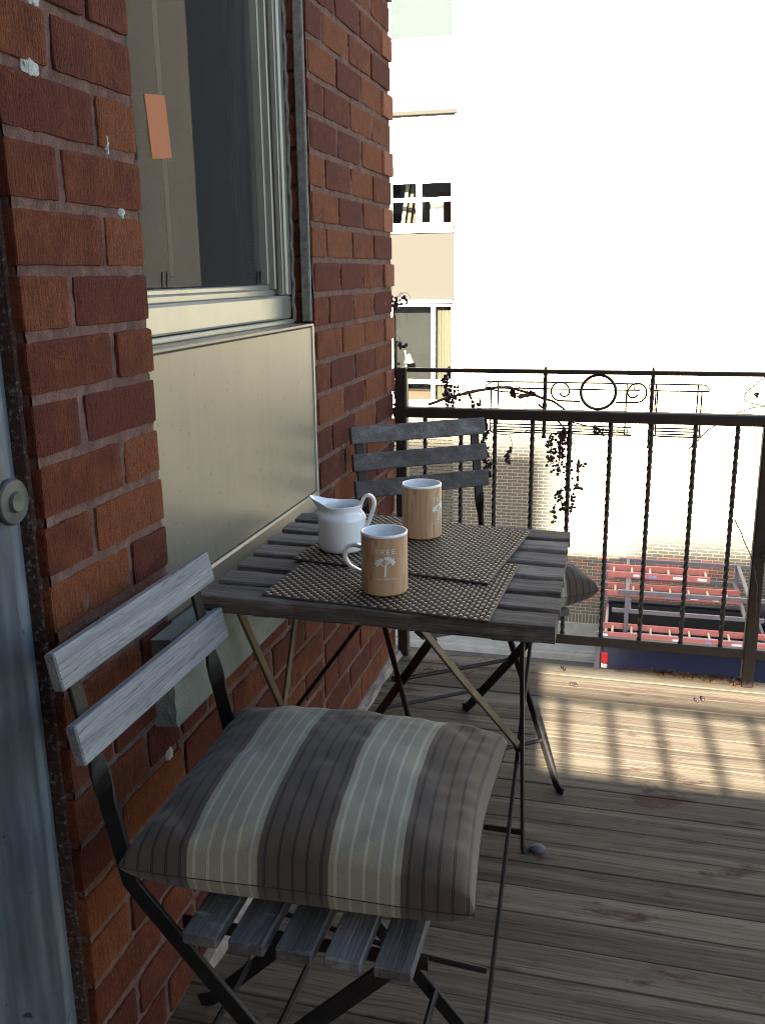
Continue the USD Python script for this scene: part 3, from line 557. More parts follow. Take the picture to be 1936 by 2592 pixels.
vine('thick dry vine arching over the handrail behind the far chair, with upright berry cluster',
     [([(.10, VY, .812), (.20, VY, .845), (.30, VY+.01, .866), (.40, VY+.01, .853), (.47, VY, .825), (.51, VY-.01, .805)], .005, .003),
      ([(.20, VY, .846), (.26, VY+.02, .862), (.34, VY+.02, .850), (.44, VY+.02, .838)], .0025, .0015),
      ([(.15, VY, .83), (.165, VY, .87), (.160, VY, .925)], .0015, .001), ([(.175, VY, .888), (.215, VY, .858), (.25, VY, .852)], .0012, .001),
      ([(.29, VY, .866), (.36, VY, .872), (.41, VY+.01, .853)], .0012, .001)],
     [((.160, VY, .922), .11, 60, .012), ((.178, VY, .87), .05, 24, .012), ((.225, VY, .838), .03, 8, .01), ((.255, VY, .835), .02, 6, .008)],
     [((.385, VY, .85), .045), ((.36, VY, .852), .035), ((.41, VY, .848), .03)])
vine('dry vine hanging down the middle baluster with long strings of dark berries',
     [([(.43, VY, .82), (.47, VY, .79), (.50, VY-.01, .76), (.53, VY-.01, .72), (.525, VY-.01, .66), (.52, VY-.01, .58)], .003, .0012),
      ([(.45, VY, .79), (.55, VY, .765), (.64, VY, .745), (.70, VY, .745)], .0022, .001), ([(.43, VY, .775), (.49, VY, .785), (.53, VY, .77)], .0012, .001),
      ([(.53, VY, .73), (.545, VY, .68), (.552, VY, .62)], .0012, .0008)],
     [((.472, VY, .735), .09, 46, .014), ((.50, VY, .72), .10, 50, .014), ((.525, VY, .66), .10, 26, .012), ((.552, VY, .66), .09, 22, .010), ((.505, VY, .57), .07, 26, .011), ((.535, VY, .55), .06, 12, .010), ((.49, VY, .52), .06, 12, .008),
      ((.595, VY, .765), .03, 8, .008), ((.615, VY, .76), .025, 8, .008)],
     [((.495, VY, .735), .055), ((.51, VY, .745), .05), ((.515, VY-.01, .71), .04)])
vine('thin dry tendrils with small berry bunches hanging beside the far chair back',
     [([(.25, VY, .80), (.27, VY, .77), (.275, VY, .72), (.27, VY, .66)], .0016, .001), ([(.28, VY, .74), (.33, VY, .725), (.37, VY, .735), (.42, VY, .74)], .0014, .001), ([(.345, VY, .728), (.355, VY, .70), (.35, VY, .66)], .0012, .0008), ([(.40, VY, .84), (.385, VY, .78), (.375, VY, .74)], .0010, .0006)],
     [((.268, VY, .80), .10, 44, .011), ((.272, VY, .70), .08, 26, .010), ((.352, VY, .69), .05, 26, .008), ((.375, VY, .80), .02, 6, .006), ((.282, VY, .64), .05, 20, .009)])
vine('thin bare vine stems climbing the railing at the right edge',
     [([(1.10, VY+.01, .93), (1.03, VY, .90), (1.00, VY, .845), (1.05, VY, .83), (1.12, VY, .835)], .0014, .0009), ([(.86, VY, .70), (.92, VY, .77), (1.0, VY, .815), (1.1, VY, .835)], .0016, .001),
      ([(1.12, VY, .74), (1.08, VY, .72), (1.06, VY, .66), (1.075, VY, .58), (1.09, VY, .5)], .0016, .001), ([(1.0, VY, .5), (1.06, VY-.05, .36), (1.075, VY-.05, .2)], .0016, .001)],
     [((1.03, VY, .865), .01, 3, .004), ((1.08, VY-.05, .42), .03, 6, .01)])
vine('dark tangled vine with berries in the gap between brick corner and railing post',
     [([(.0, VY, .70), (-.004, VY, .82), (.002, VY, .95), (-.01, VY, 1.1), (-.02, VY, 1.28)], .002, .001), ([(.0, VY, 1.12), (.02, VY, 1.14), (.036, VY, 1.06)], .0008, .0005), ([(.01, VY, 1.13), (.03, VY, 1.14), (.055, VY, 1.10)], .0008, .0005), ([(.0, VY, 1.02), (.02, VY, .99), (.03, VY, .98)], .0008, .0005)],
     [((.002, VY, 1.13), .04, 22, .012), ((.02, VY, 1.13), .02, 5, .006), ((.01, VY, 1.0), .02, 7, .008), ((.03, VY, .99), .01, 5, .005), ((.0, VY, .94), .09, 14, .008), ((.0, VY, .82), .14, 26, .010)])
# leaf litter and fallen berries on the deck
ll = []
rg = np.random.default_rng(3)
for i in range(70):
    a = rg.uniform(0, 1); ll.append(leaf((.80+.27*a+rg.normal(0, .01), 2.735-.035*rg.uniform(0, 1)*a, .006+.012*rg.uniform()), rg.uniform(.012, .03), 100+i))
for i in range(60):
    a = rg.uniform(0, 1); p = np.array([.72+.36*a, 2.745-.04*rg.uniform()*a, .006]); d = np.array([rg.normal(0, .04), rg.normal(0, .008), rg.uniform(0, .01)]); ll.append(tube([p-d, p+[0, 0, .006], p+d], .0009, 4))
lt = obj('leaf_litter', ll, DEADLEAF, kind='stuff'); tag(lt, 'brown leaf and twig litter at the deck edge by the right post', 'leaf litter')
tw = []
for i in range(26):
    p = np.array([.10+rg.uniform(0, .26), 2.55+rg.uniform(0, .17), .004]); d = np.array([rg.normal(0, .05), rg.normal(0, .05), 0]); tw.append(tube(bez([p-d, p+[rg.normal(0, .02), rg.normal(0, .02), .012], p+d], 5), .0008, 4))
tag(obj('fallen_twigs', tw, VINE, kind='stuff'), 'thin dry twigs scattered on the deck beneath the far chair', 'twigs')
def fallen(x, y, n, label):
    t = thing('fallen_berries', label, 'berries'); rr = np.random.default_rng(int(x*1000))
    for i in range(n): obj('berry', sphere((x+rr.normal(0, .011), y+rr.normal(0, .007), .006), .0055*rr.uniform(.8, 1.1), 1), BERRY, t, smooth=True)
fallen(.575, 2.60, 6, 'dark fallen berries lying on the sunlit deck left of the post'); fallen(.53, 2.72, 2, 'single fallen berry pair by the deck edge behind the table'); fallen(.93, 2.585, 4, 'fallen berries lying near the right railing post')

# ------------------------------------------------------------------ truck with ladder rack, down in the lot
BLUE = plain('dark_blue_car_paint', (.004, .008, .035), .3, spec=.6, coat_weight=.6, coat_roughness=.05)
BLACK = plain('black_rubber', (.012, .012, .012), .7); CHROME = plain('grey_rack_metal', (.14, .135, .16), .5, metal=.3, noise=.15, nscale=8)
RED = plain('red_lens', (.55, .01, .015), .2); WHITE = plain('white_lens', (.7, .68, .66), .3); GLASSD = plain('car_glass', (.02, .025, .03), .05)
tr = thing('pickup_truck', 'dark blue pickup truck with grey ladder rack parked below the balcony', 'truck')
TY0, TY1 = 15.0, 16.9; TX = .50; BT = -4.78
obj('bed', [cbox(TX, 3.15, TY0, TY0+.09, -5.62, BT, .03), cbox(TX, 3.15, TY1-.09, TY1, -5.62, BT, .03), cbox(TX, TX+.08, TY0+.09, TY1-.09, -5.62, BT-.02, .02), cbox(3.07, 3.15, TY0+.09, TY1-.09, -5.62, BT, .02), box(TX+.08, 3.07, TY0+.09, TY1-.09, -5.62, -5.5)], BLUE, tr, smooth=30)
obj('bed_liner', [box(TX+.085, 3.065, TY1-.096, TY1-.0905, -5.49, BT-.03), box(TX+.085, 3.065, TY0+.092, TY1-.098, -5.4985, -5.49), box(3.06, 3.068, TY0+.1, TY1-.1, -5.48, BT-.03)], BLACK, tr)
for a_, b_ in ((TY0-.01, TY0+.11), (TY1-.11, TY1+.01)): obj('bed_rail', cbox(TX+.05, 3.12, a_, b_, BT, BT+.03, .01), BLACK, tr)
cab = [(3.18, -5.62), (3.18, -4.78), (3.35, -4.05), (4.9, -4.05), (5.5, -4.75), (6.5, -4.85), (6.6, -5.62)]
obj('cab', loft([np.array([(x, TY0+.02, z) for x, z in cab]), np.array([(x, TY1-.02, z) for x, z in cab])]), BLUE, tr)
obj('cab_window', [cbox(3.5, 4.85, TY0+.005, TY0+.03, -4.7, -4.15, .01)], GLASSD, tr)
obj('tail_light', cbox(TX-.012, TX+.10, TY0-.008, TY0+.12, -5.25, -5.05, .012), RED, tr); obj('reverse_light', cbox(TX-.010, TX+.098, TY0-.006, TY0+.12, -5.335, -5.252, .012), WHITE, tr)
obj('bumper', cbox(TX-.14, TX-.015, TY0+.05, TY1-.05, -5.66, -5.48, .03), CHROME, tr)
for x in (1.5, 5.7):
    for yy in (TY0+.1, TY1-.1):
        wh = trimesh.creation.cylinder(.38, .24, sections=28); wh.apply_transform(trimesh.transformations.rotation_matrix(math.pi/2, [1, 0, 0])); wh.apply_translation([x, yy, GZ+.38]); ty = obj('wheel', wh, BLACK, tr, smooth=30)
        rm = trimesh.creation.cylinder(.2, .26, sections=20); rm.apply_transform(trimesh.transformations.rotation_matrix(math.pi/2, [1, 0, 0])); rm.apply_translation([x, yy, GZ+.38]); obj('rim', rm, CHROME, ty)
rk = lambda *a: cbox(*a, .006)
for yy in (TY0+.02, TY1-.07):
    zz = 0 if yy < 16 else 0
    for x in (.86, 2.76): obj('rack_post', rk(x-.035, x+.035, yy, yy+.05, BT+.03, -3.98), CHROME, tr)
    obj('rack_rail', rk(.70, 3.1, yy-.002, yy+.052, -4.0, -3.93), CHROME, tr)
    obj('rack_rail', rk(.62, 3.0, yy+.002, yy+.048, -4.33, -4.26), CHROME, tr)
for x in (.86, 2.76): obj('rack_crossbar', rk(x-.03, x+.03, TY0+.072, TY1-.072, -3.99, -3.94), CHROME, tr)
for x in (.9, 2.72): obj('rack_crossbar', rk(x-.03, x+.03, TY0+.07, TY1-.07, -4.32, -4.27), CHROME, tr)
FIBER = plain('pink_red_fibreglass', (.40, .135, .125), .5, noise=.12, nscale=10); ALU = plain('ladder_aluminium', (.62, .56, .42), .45, metal=.3); STICKER = plain('pale_sticker', (.68, .70, .74), .5); BLUEST = plain('blue_sticker', (.2, .24, .5), .5)
def ladder(label, x0, x1, y, z, wid, tilt, rung0, n, railm=FIBER, st=()):
    """two rails along x; wid apart along direction tilt in the y-z plane"""
    t = thing('ladder', label, 'ladder', group=None); d = np.array([0, math.cos(tilt), math.sin(tilt)]); nrm = np.array([0, -math.sin(tilt), math.cos(tilt)])
    def rail(o):
        pts = []
        for x in (x0, x1): pts.append(np.array([x, y, z]) + d*o)
        return join([bar(pts, nrm, .10, .012), bar([p + nrm*.048 + d*.012 for p in pts], d, .03, .006), bar([p - nrm*.048 + d*.012 for p in pts], d, .03, .006)])
    obj('side_rail', rail(0), railm, t); obj('side_rail', rail(wid), railm, t)
    for i in range(n):
        x = rung0 + .305*i; p = np.array([x, y, z]); obj('rung', tube([p + d*.008, p + d*(wid-.005)], .018, 8), ALU, t)
    for x, ln, b in st:
        p = np.array([x, y, z]) - d*.0075; obj('sticker', bar([p, p+[ln, 0, 0]], nrm, .045, .002), BLUEST if b else STICKER, t)
    obj('end_foot', [bar([np.array([x0-.02, y, z])-d*.003, np.array([x0+.07, y, z])-d*.003], nrm, .095, .022), bar([np.array([x0-.02, y, z])+d*(wid+.003), np.array([x0+.07, y, z])+d*(wid+.003)], nrm, .095, .022)], CHROME, t)
ladder('red fibreglass ladder lying uppermost on the truck rack', .46, 2.2, TY0+.75, -4.0+.10, .38, .03, .62, 6, st=((.95, .1, 0), (1.2, .13, 1), (1.6, .2, 0), (2.0, .15, 0)))
ladder('red fibreglass ladder on the lower shelf of the truck rack', .46, 2.72, TY0+.60, -4.19, .38, .03, .66, 7, st=((1.5, .15, 1), (1.9, .12, 0), (2.25, .1, 0)))
ladder('long red fibreglass ladder hung along the near side of the truck', .42, 4.6, TY0-.28, -4.62, .38, .05, .65, 13, st=((.5, .08, 0), (1.6, .14, 0), (2.1, .1, 1), (2.5, .15, 0)))
ladder('pale aluminium ladder hung lowest on the near side of the truck', .85, 4.5, TY0-.30, -4.735, .36, .0, 1.05, 11, railm=plain('blueish_aluminium', (.42, .48, .55), .35, metal=.5))

# ------------------------------------------------------------------ chairs
def chair(name, label, org, rotz, w, top, slats, slatm, seatm, seat_z, slat_w, fabric=None, seat_x=(.155, .44), nseat=5, grp=None):
    """local frame: +x faces forward, +y to the chair's own left-to-right along the backrest, origin on the floor under the backrest"""
    t = thing(name, label, 'chair', (org[0], org[1], 0), rotz, grp)
    lean = lambda z: .066 - .2*(z-.48)
    for s in (-1, 1):
        yy = s*w/2; P, S = [], []
        zs = [top, .70, .645, .625, .605, .585, .56, .50, .475]
        for z in zs:
            P.append((lean(z), yy, z)); a = np.clip((.645-z)/.06, 0, 1)*math.pi/2; S.append((math.sin(a), math.cos(a), 0))
        P += [(.082, yy, .455), (.43, yy, .035), (.45, yy, .012), (.475, yy, .005)]; S += [(1, 0, .6)]*2 + [(1, 0, .8), (.3, 0, 1)]
        obj('upright', bar(P, S, .024, .0065), IRON, t, smooth=35)
        yi = s*(w/2-.012)
        obj('leg', bar([(.41, yi, seat_z-.02), (.02, yi, .03), (.0, yi, .012), (-.02, yi, .005)], (1, 0, 0), .024, .006), IRON, t)
        obj('seat_bearer', bar([(.13, yi+s*.004, seat_z-.018), (.44, yi+s*.004, seat_z-.018)], (0, 0, 1), .018, .004), IRON, t)
        cap = trimesh.creation.cylinder(.007, .02, sections=12); cap.apply_transform(trimesh.transformations.rotation_matrix(math.pi/2, [1, 0, 0])); cap.apply_translation([.232, s*(w/2+.001), .255]); obj('pivot_bolt', cap, IRON, t)
    for x, z, yy in ((.385, .10, w/2-.003), (.075, .10, w/2-.014), (.235, .252, w/2-.015)): obj('crossbar', tube([(x, -yy, z), (x, yy, z)], .0055, 8), IRON, t)
    for z, hgt in slats:
        c = np.array([lean(z)+.009, 0, z]); m = cbox(-.0075, .0075, -slat_w/2, slat_w/2, -hgt/2, hgt/2, .002)
        m.apply_transform(trimesh.transformations.rotation_matrix(-.197, [0, 1, 0])); m.apply_translation(c); obj('back_slat', m, slatm, t)
    a, b = seat_x; pt = (b-a+.014)/nseat
    for i in range(nseat):
        m = cbox(a+pt*i, a+pt*i+pt-.0145, -slat_w/2, slat_w/2, seat_z-.009+.0005*i, seat_z+.0085, .002); obj('seat_slat', m, seatm, t)
    return t
chair('folding_chair', 'near wooden folding chair with silvery back slats beside the door frame', (.052, 1.045), 0, .325, .775, ((.766, .046), (.676, .05)), PALEWOOD, SEATWOOD, .442, .405, seat_x=(.153, .432))
th2 = math.radians(36.5-90)
u2 = np.array([math.cos(math.radians(36.5)), math.sin(math.radians(36.5))]); f2 = np.array([u2[1], -u2[0]])
C2 = np.array([.022, 2.17]) + u2*.185
O2 = C2 - f2*.0
SLATX = wood('dark_slat_wood_far', [(.2, (.05, .046, .044)), (.45, (.085, .08, .078)), (.65, (.125, .12, .117)), (.85, (.2, .2, .2))], 'x', grain=(9, 300, 300), cracks=.6, streak=(.24, .27, .28))
chair('folding_chair', 'far dark folding chair with three back slats behind the table', O2, th2, .32, .83, ((.812, .043), (.746, .043), (.680, .043)), SLATX, SLATX, .442, .37)

# ------------------------------------------------------------------ cushions
def cushion_mat():
    def tri(k): return []
    n = {'uv': ('uvmap', {'attribute': 'st'}), 's': ('separate_xyz', {}),
         'band': ('math', {'math_type': 'multiply', 'value2': 2.5}), 'fr': ('math', {'math_type': 'fraction'}), 'lt': ('math', {'math_type': 'greater_than', 'value2': .5}),
         'l5': ('math', {'math_type': 'multiply', 'value2': 25.0}), 'lf': ('math', {'math_type': 'fraction'}), 'ls': ('math', {'math_type': 'subtract', 'value2': .5}), 'la': ('math', {'math_type': 'absolute'}),
         'l1': ('math', {'math_type': 'subtract', 'value2': .055}), 'l2': ('math', {'math_type': 'absolute'}), 'l3': ('math', {'math_type': 'less_than', 'value2': .036}),
         'dk': ('mix_color', {'a': (.085, .063, .045), 'b': (.018, .016, .015)}), 'lg': ('mix_color', {'a': (.265, .24, .168), 'b': (.40, .395, .31)}), 'cc': ('mix_color', {}),
         'g': ('geometry', {}), 'nz': ('noise_texture', {'scale': 900, 'detail': 2}), 'nr': ('rgb_ramp', {'ramp': [(.3, (.78, .78, .78)), (.7, (1.12, 1.12, 1.12))]}), 'x': ('mix_color', {'blend_type': 'multiply', 'fac': 1.0, 'use_clamp': False}),
         'b': ('bump', {'strength': .25, 'distance': .001}), 'p': ('principled_bsdf', {'roughness': .85, 'sheen_weight': .2, 'specular_ior_level': .2})}
    l = [('uv.UV', 's.vector'), ('s.x', 'band.value1'), ('band.value', 'fr.value1'), ('fr.value', 'lt.value1'), ('s.x', 'l5.value1'), ('l5.value', 'lf.value1'), ('lf.value', 'ls.value1'), ('ls.value', 'la.value1'), ('la.value', 'l1.value1'),
         ('l1.value', 'l2.value1'), ('l2.value', 'l3.value1'), ('l3.value', 'dk.fac'), ('l3.value', 'lg.fac'), ('lt.value', 'cc.fac'), ('dk.result', 'cc.a'), ('lg.result', 'cc.b'), ('cc.result', 'x.a'), ('g.position', 'nz.vector'), ('nz.fac', 'nr.fac'), ('nr.color', 'x.b'),
         ('x.result', 'p.base_color'), ('nz.fac', 'b.height'), ('b.normal', 'p.normal')]
    return material('striped_cushion_cloth', n, l, 'p.BSDF')
CUSH = cushion_mat()
SEAM = plain('cushion_seam', (.025, .021, .018), .9)
def cushion(label, loc, rotz, W, D, top, bot, seed, zc, turn=False):
    t = thing('cushion', label, 'cushion', (loc[0], loc[1], zc), rotz, None)
    N = 70; g1 = np.linspace(-1, 1, N); U, Vv = np.meshgrid(g1, g1, indexing='ij')
    pinx = 1 - .06*(1-abs(Vv)**1.6); piny = 1 - .07*(1-abs(U)**1.6)
    X, Y = U*W/2*pinx, Vv*D/2*piny
    prof = np.clip((1-U**2)*(1-Vv**2), 0, 1)
    hgt = prof**.31
    P3 = np.stack([X*14, Y*14, np.full_like(X, seed)], -1)
    wr = (meshkit.fbm(P3, 3, seed) - .5)
    ang = np.arctan2(Vv, U)
    edge = np.exp(-((1-np.maximum(abs(U), abs(Vv)))/.22)**2)
    corner = np.exp(-(((1-abs(U))**2 + (1-abs(Vv))**2)/.22))
    fold = np.sin((U*np.sign(Vv) + Vv*np.sign(U))*15 + 5*meshkit.noise(P3*.6, seed+2))*corner*.5
    puck = edge*np.sin((U-Vv)*30 + 8*meshkit.noise(P3*.8, seed+5))*.25
    Zt = top*hgt*(1 + .10*wr) + (.006*wr + .008*fold + .005*puck)*np.minimum(1, prof*9)
    Zb = -bot*np.minimum(prof**.28, .9)/.9
    zoff = .010*(abs(U*Vv))**3
    A = np.stack([X, Y, Zt+zoff], -1).reshape(-1, 3); B = np.stack([X, Y, Zb+zoff], -1).reshape(-1, 3)
    f = []
    idx = lambda i, j: i*N+j
    for i in range(N-1):
        for j in range(N-1):
            a, b, c, d = idx(i, j), idx(i+1, j), idx(i+1, j+1), idx(i, j+1)
            f += [[a, b, c], [a, c, d], [a+N*N, c+N*N, b+N*N], [a+N*N, d+N*N, c+N*N]]
    uv = np.stack([(U+1)/2, (Vv+1)/2], -1).reshape(-1, 2)
    uv = uv[:, ::-1].copy() if turn else uv
    uv[:, 0] = .5 + (uv[:, 0]-.5)*.995
    obj('cover', trimesh.Trimesh(np.vstack([A, B]), np.array(f), process=False), CUSH, t, smooth=True, uv=np.vstack([uv, uv]))
    per = [(U[i, 0], -1) for i in range(N)] + [(1, Vv[0, j]) for j in range(N)] + [(U[i, 0], 1) for i in range(N)][::-1] + [(-1, Vv[0, j]) for j in range(N)][::-1]
    pts = []
    for a, b in per[::2]: pts.append((a*(W/2+.0003)*(1-.06*(1-abs(b)**1.6)), b*(D/2+.0003)*(1-.07*(1-abs(a)**1.6)), .010*abs(a*b)**3))
    obj('seam', tube(pts, .0007, 5), SEAM, t)
cushion('large brown and beige striped cushion on the near chair', (.322, 1.075), math.radians(2), .436, .40, .090, .044, 3, .495)
sc2 = np.array([.355, 2.09])
cushion('brown striped cushion corner sticking out beyond the table, on the far chair', sc2, th2, .43, .40, .10, .05, 11, .492, turn=True)

# ------------------------------------------------------------------ table
TZ, TT, TR = .7179, -.0233, .024
TO = (.0543, 1.2482)
def tp(u, v, z):       # table frame to world
    c, s_ = math.cos(TR), math.sin(TR); return np.array([TO[0]+u*c-v*s_, TO[1]+u*s_+v*c, TZ+TT*u+z])
def totable(m):
    m = m.copy(); v = m.vertices; m.vertices = np.array([tp(*q) for q in v]); return m
tb = thing('bistro_table', 'weathered slatted wooden folding table with black iron legs', 'table')
def slat_mesh(x0, x1, y0, y1, z0, z1, seed):
    m = trimesh.creation.box([1, 1, 1])
    n = 26; xs_ = np.linspace(x0, x1, n); rings = []
    ph = np.random.default_rng(seed)
    for i, x in enumerate(xs_):
        e = .0022; o = [(meshkit.noise(np.array([x*40, k*7.3, seed]), 2)-.5)*.0035 for k in range(4)]
        a, b, c, d = y0+o[0], y1+o[1], z0+o[2]*.6, z1+o[3]*.5
        q = [(a+e, c), (b-e, c), (b, c+e), (b, d-e), (b-e, d), (a+e, d), (a, d-e), (a, c+e)]
        rings.append(np.array([(x + (.0 if 0 < i < n-1 else (meshkit.noise(np.array([yy*90, zz*90, seed*1.7]), 1)-.5)*.004), yy, zz) for yy, zz in q]))
    return loft(rings)
for i in range(7):
    v0 = .078*i
    obj('table_slat', totable(slat_mesh(-.003+.0015*rng.uniform(-1, 1), .5465+.0018*rng.uniform(-1, 1), v0, v0+(.056 if i else .058), -.018 if i else -.026, 0+rng.uniform(-.001, .001), i)), TABLEWOOD, tb)
for u in (.075, .45): obj('cross_batten', totable(cbox(u, u+.03, .02, .50, -.036, -.0187, .002)), TABLEWOOD, tb)
def wl(P, w=.016, t=.006, m=IRON, side=(1, 0, 0)): return bar(P, side, w, t)
LT = [np.array(p) for p in ((.088, 1.315, .672), (.075, 1.76, .03), (.062, 1.715, .672), (.085, 1.30, .03))]
obj('leg', bar([LT[0], LT[1], LT[1]+[0, .012, -.022], LT[1]+[0, .03, -.025]], (0, 1, .3), .017, .006), BRONZE, tb)
obj('leg', bar([LT[2], LT[3], LT[3]+[0, -.012, -.022], LT[3]+[0, -.03, -.025]], (0, 1, -.3), .017, .006), BRONZE, tb)
obj('leg', bar([(.548, 1.31, .66), (.516, 1.735, .03), (.516, 1.745, .008), (.53, 1.76, .005)], (0, 1, .3), .017, .0065), IRON, tb)
obj('leg', bar([(.534, 1.76, .66), (.511, 1.275, .02), (.511, 1.262, .005)], (0, 1, -.3), .017, .0065), IRON, tb)
obj('brace', tube([(.082, 1.515, .372), (.235, 1.49, .585), (.30, 1.478, .672)], .004, 8), IRON, tb)
br = np.array([(.528, 1.535, .36), (.44, 1.40, .55), (.383, 1.34, .66)])
obj('brace', bar(br, (.3, 1, 0), .015, .005), BRONZE, tb)
obj('crossbar', tube([(.398, 1.255, .12), (.512, 1.246, .12)], .005, 8), IRON, tb); obj('crossbar', tube([(.085, 1.31, .12), (.398, 1.255, .12)], .005, 8), IRON, tb)
obj('crossbar', bar([(.078, 1.743, .055), (.514, 1.738, .055)], (0, 0, 1), .014, .006), IRON, tb)
for p in ((.524, 1.53, .365), (.080, 1.52, .37)): obj('pivot_bolt', sphere(p, .009, 2), IRON, tb, smooth=True)
foot = trimesh.creation.icosphere(2, 1.0); foot.vertices[:] = foot.vertices*[.017, .013, .010] + [.548, 1.752, .010]; obj('foot_cap', foot, plain('blue_grey_plastic', (.055, .065, .085), .6), tb, smooth=True)
obj('crossbar', bar([(.07, 1.70, .66), (.534, 1.755, .65)], (0, 1, 0), .016, .005), IRON, tb)

# ------------------------------------------------------------------ placemats
MD, MB, ML = plain('mat_dark_strand', (.026, .016, .011), .6, spec=.25), plain('mat_brown_strand', (.05, .037, .03), .6), plain('mat_beige_strand', (.29, .222, .15), .5, noise=.25, nscale=90)
def placemat(label, cu, cv, rot, W, D, zoff):
    t = thing('placemat', label, 'placemat')
    nx, ny = 46, int(round(D/.0076)); px, py = W/nx, D/ny; dark, lite = [], []
    def pill(x, y, a, b, z0, z1):
        v = np.array([[x-a, y-b, z0], [x+a, y-b, z0], [x+a, y+b, z0], [x-a, y+b, z0], [x-a*.55, y-b*.8, z1], [x+a*.55, y-b*.8, z1], [x+a*.55, y+b*.8, z1], [x-a*.55, y+b*.8, z1]])
        return v
    qf = np.array([[4, 5, 6], [4, 6, 7], [0, 1, 5], [0, 5, 4], [1, 2, 6], [1, 6, 5], [2, 3, 7], [2, 7, 6], [3, 0, 4], [3, 4, 7]])
    for i in range(nx):
        for j in range(ny):
            x, y = -W/2+(i+.5)*px, -D/2+(j+.5)*py
            if (i + j) % 2 == 0: dark.append(pill(x, y, px*.62, py*.50, .0012, .0042))
            else: lite.append(pill(x, y, px*.46, py*.42, .0012, .0038))
    def mk(L):
        v = np.vstack(L); f = np.vstack([qf+8*i for i in range(len(L))]); c, s_ = math.cos(rot), math.sin(rot)
        x, y = v[:, 0]*c - v[:, 1]*s_ + cu, v[:, 0]*s_ + v[:, 1]*c + cv
        zz = TZ + TT*(x-TO[0]) + zoff
        return trimesh.Trimesh(np.c_[x, y, v[:, 2] + zz], f, process=False)
    def slab(b):
        v = b.vertices.copy(); c, s_ = math.cos(rot), math.sin(rot); x, y = v[:, 0]*c - v[:, 1]*s_ + cu, v[:, 0]*s_ + v[:, 1]*c + cv
        return trimesh.Trimesh(np.c_[x, y, v[:, 2] + TZ + TT*(x-TO[0]) + zoff], b.faces, process=False)
    obj('backing', slab(box(-W/2+.001, W/2-.001, -D/2+.001, D/2-.001, .0004, .0016)), MB, t)
    obj('edge_binding', [slab(cbox(-W/2-.001, W/2+.001, s*D/2-.0015, s*D/2+.0015, .0002, .0034, .0008)) for s in (-1, 1)] + [slab(cbox(s*W/2-.0015, s*W/2+.0015, -D/2, D/2, .0002, .0034, .0008)) for s in (-1, 1)], MB, t)
    obj('dark_strands', mk(dark), MD, t, kind='stuff'); obj('beige_strands', mk(lite), ML, t, kind='stuff')
placemat('brown woven placemat nearest the viewer, under the front mug', .332, 1.40, math.radians(-2.5), .355, .275, .0008)
placemat('brown woven placemat lying further back, under the jug and the rear mug', .325, 1.588, math.radians(-6), .345, .325, .0050)
zs = lambda x: TZ + TT*(x-TO[0])

# ------------------------------------------------------------------ mugs
def mug_wood(name, seed):
    n = {'tc': ('texture_coordinate', {}), 'm': ('mapping', {'scale': (34, 34, 3.2), 'location': (seed, seed*2, seed)}), 'n': ('noise_texture', {'scale': 1, 'detail': 4, 'roughness': .55, 'distortion': .6}),
         'w': ('mapping', {'scale': (70, 70, 5), 'location': (seed*3, 0, seed)}), 'nw': ('noise_texture', {'scale': 1, 'detail': 1.5, 'distortion': 1.0}), 'mu': ('math', {'math_type': 'multiply', 'value2': 7}), 'fr': ('math', {'math_type': 'pingpong', 'value2': 1}),
         'r': ('rgb_ramp', {'ramp': [(.25, (.40, .235, .125)), (.5, (.52, .33, .185)), (.75, (.60, .42, .25))]}), 'r2': ('rgb_ramp', {'ramp': [(0, (.40, .30, .23)), (.10, (.75, .68, .62)), (.32, (1, 1, 1))]}), 'x': ('mix_color', {'blend_type': 'multiply', 'fac': .8}),
         'p': ('principled_bsdf', {'roughness': .45})}
    l = [('tc.object', 'm.vector'), ('m.vector', 'n.vector'), ('n.fac', 'r.fac'), ('tc.object', 'w.vector'), ('w.vector', 'nw.vector'), ('nw.fac', 'mu.value1'), ('mu.value', 'fr.value1'), ('fr.value', 'r2.fac'), ('r.color', 'x.a'), ('r2.color', 'x.b'), ('x.result', 'p.base_color')]
    return material(name, n, l, 'p.BSDF')
PRINT = plain('white_print', (.66, .74, .72), .5)
CLEARH = plain('glazed_handle', (.74, .78, .80), .06, spec=.8, coat_weight=.6)
def wrap(m, R, zc, a0):
    m = m.copy(); m = trimesh.Trimesh(*trimesh.remesh.subdivide_to_size(m.vertices, m.faces, .004), process=False)
    v = m.vertices; a = a0 + v[:, 0]/R; r = R + .00015 + v[:, 2]; m.vertices = np.c_[r*np.cos(a), r*np.sin(a), v[:, 1]+zc]; return m
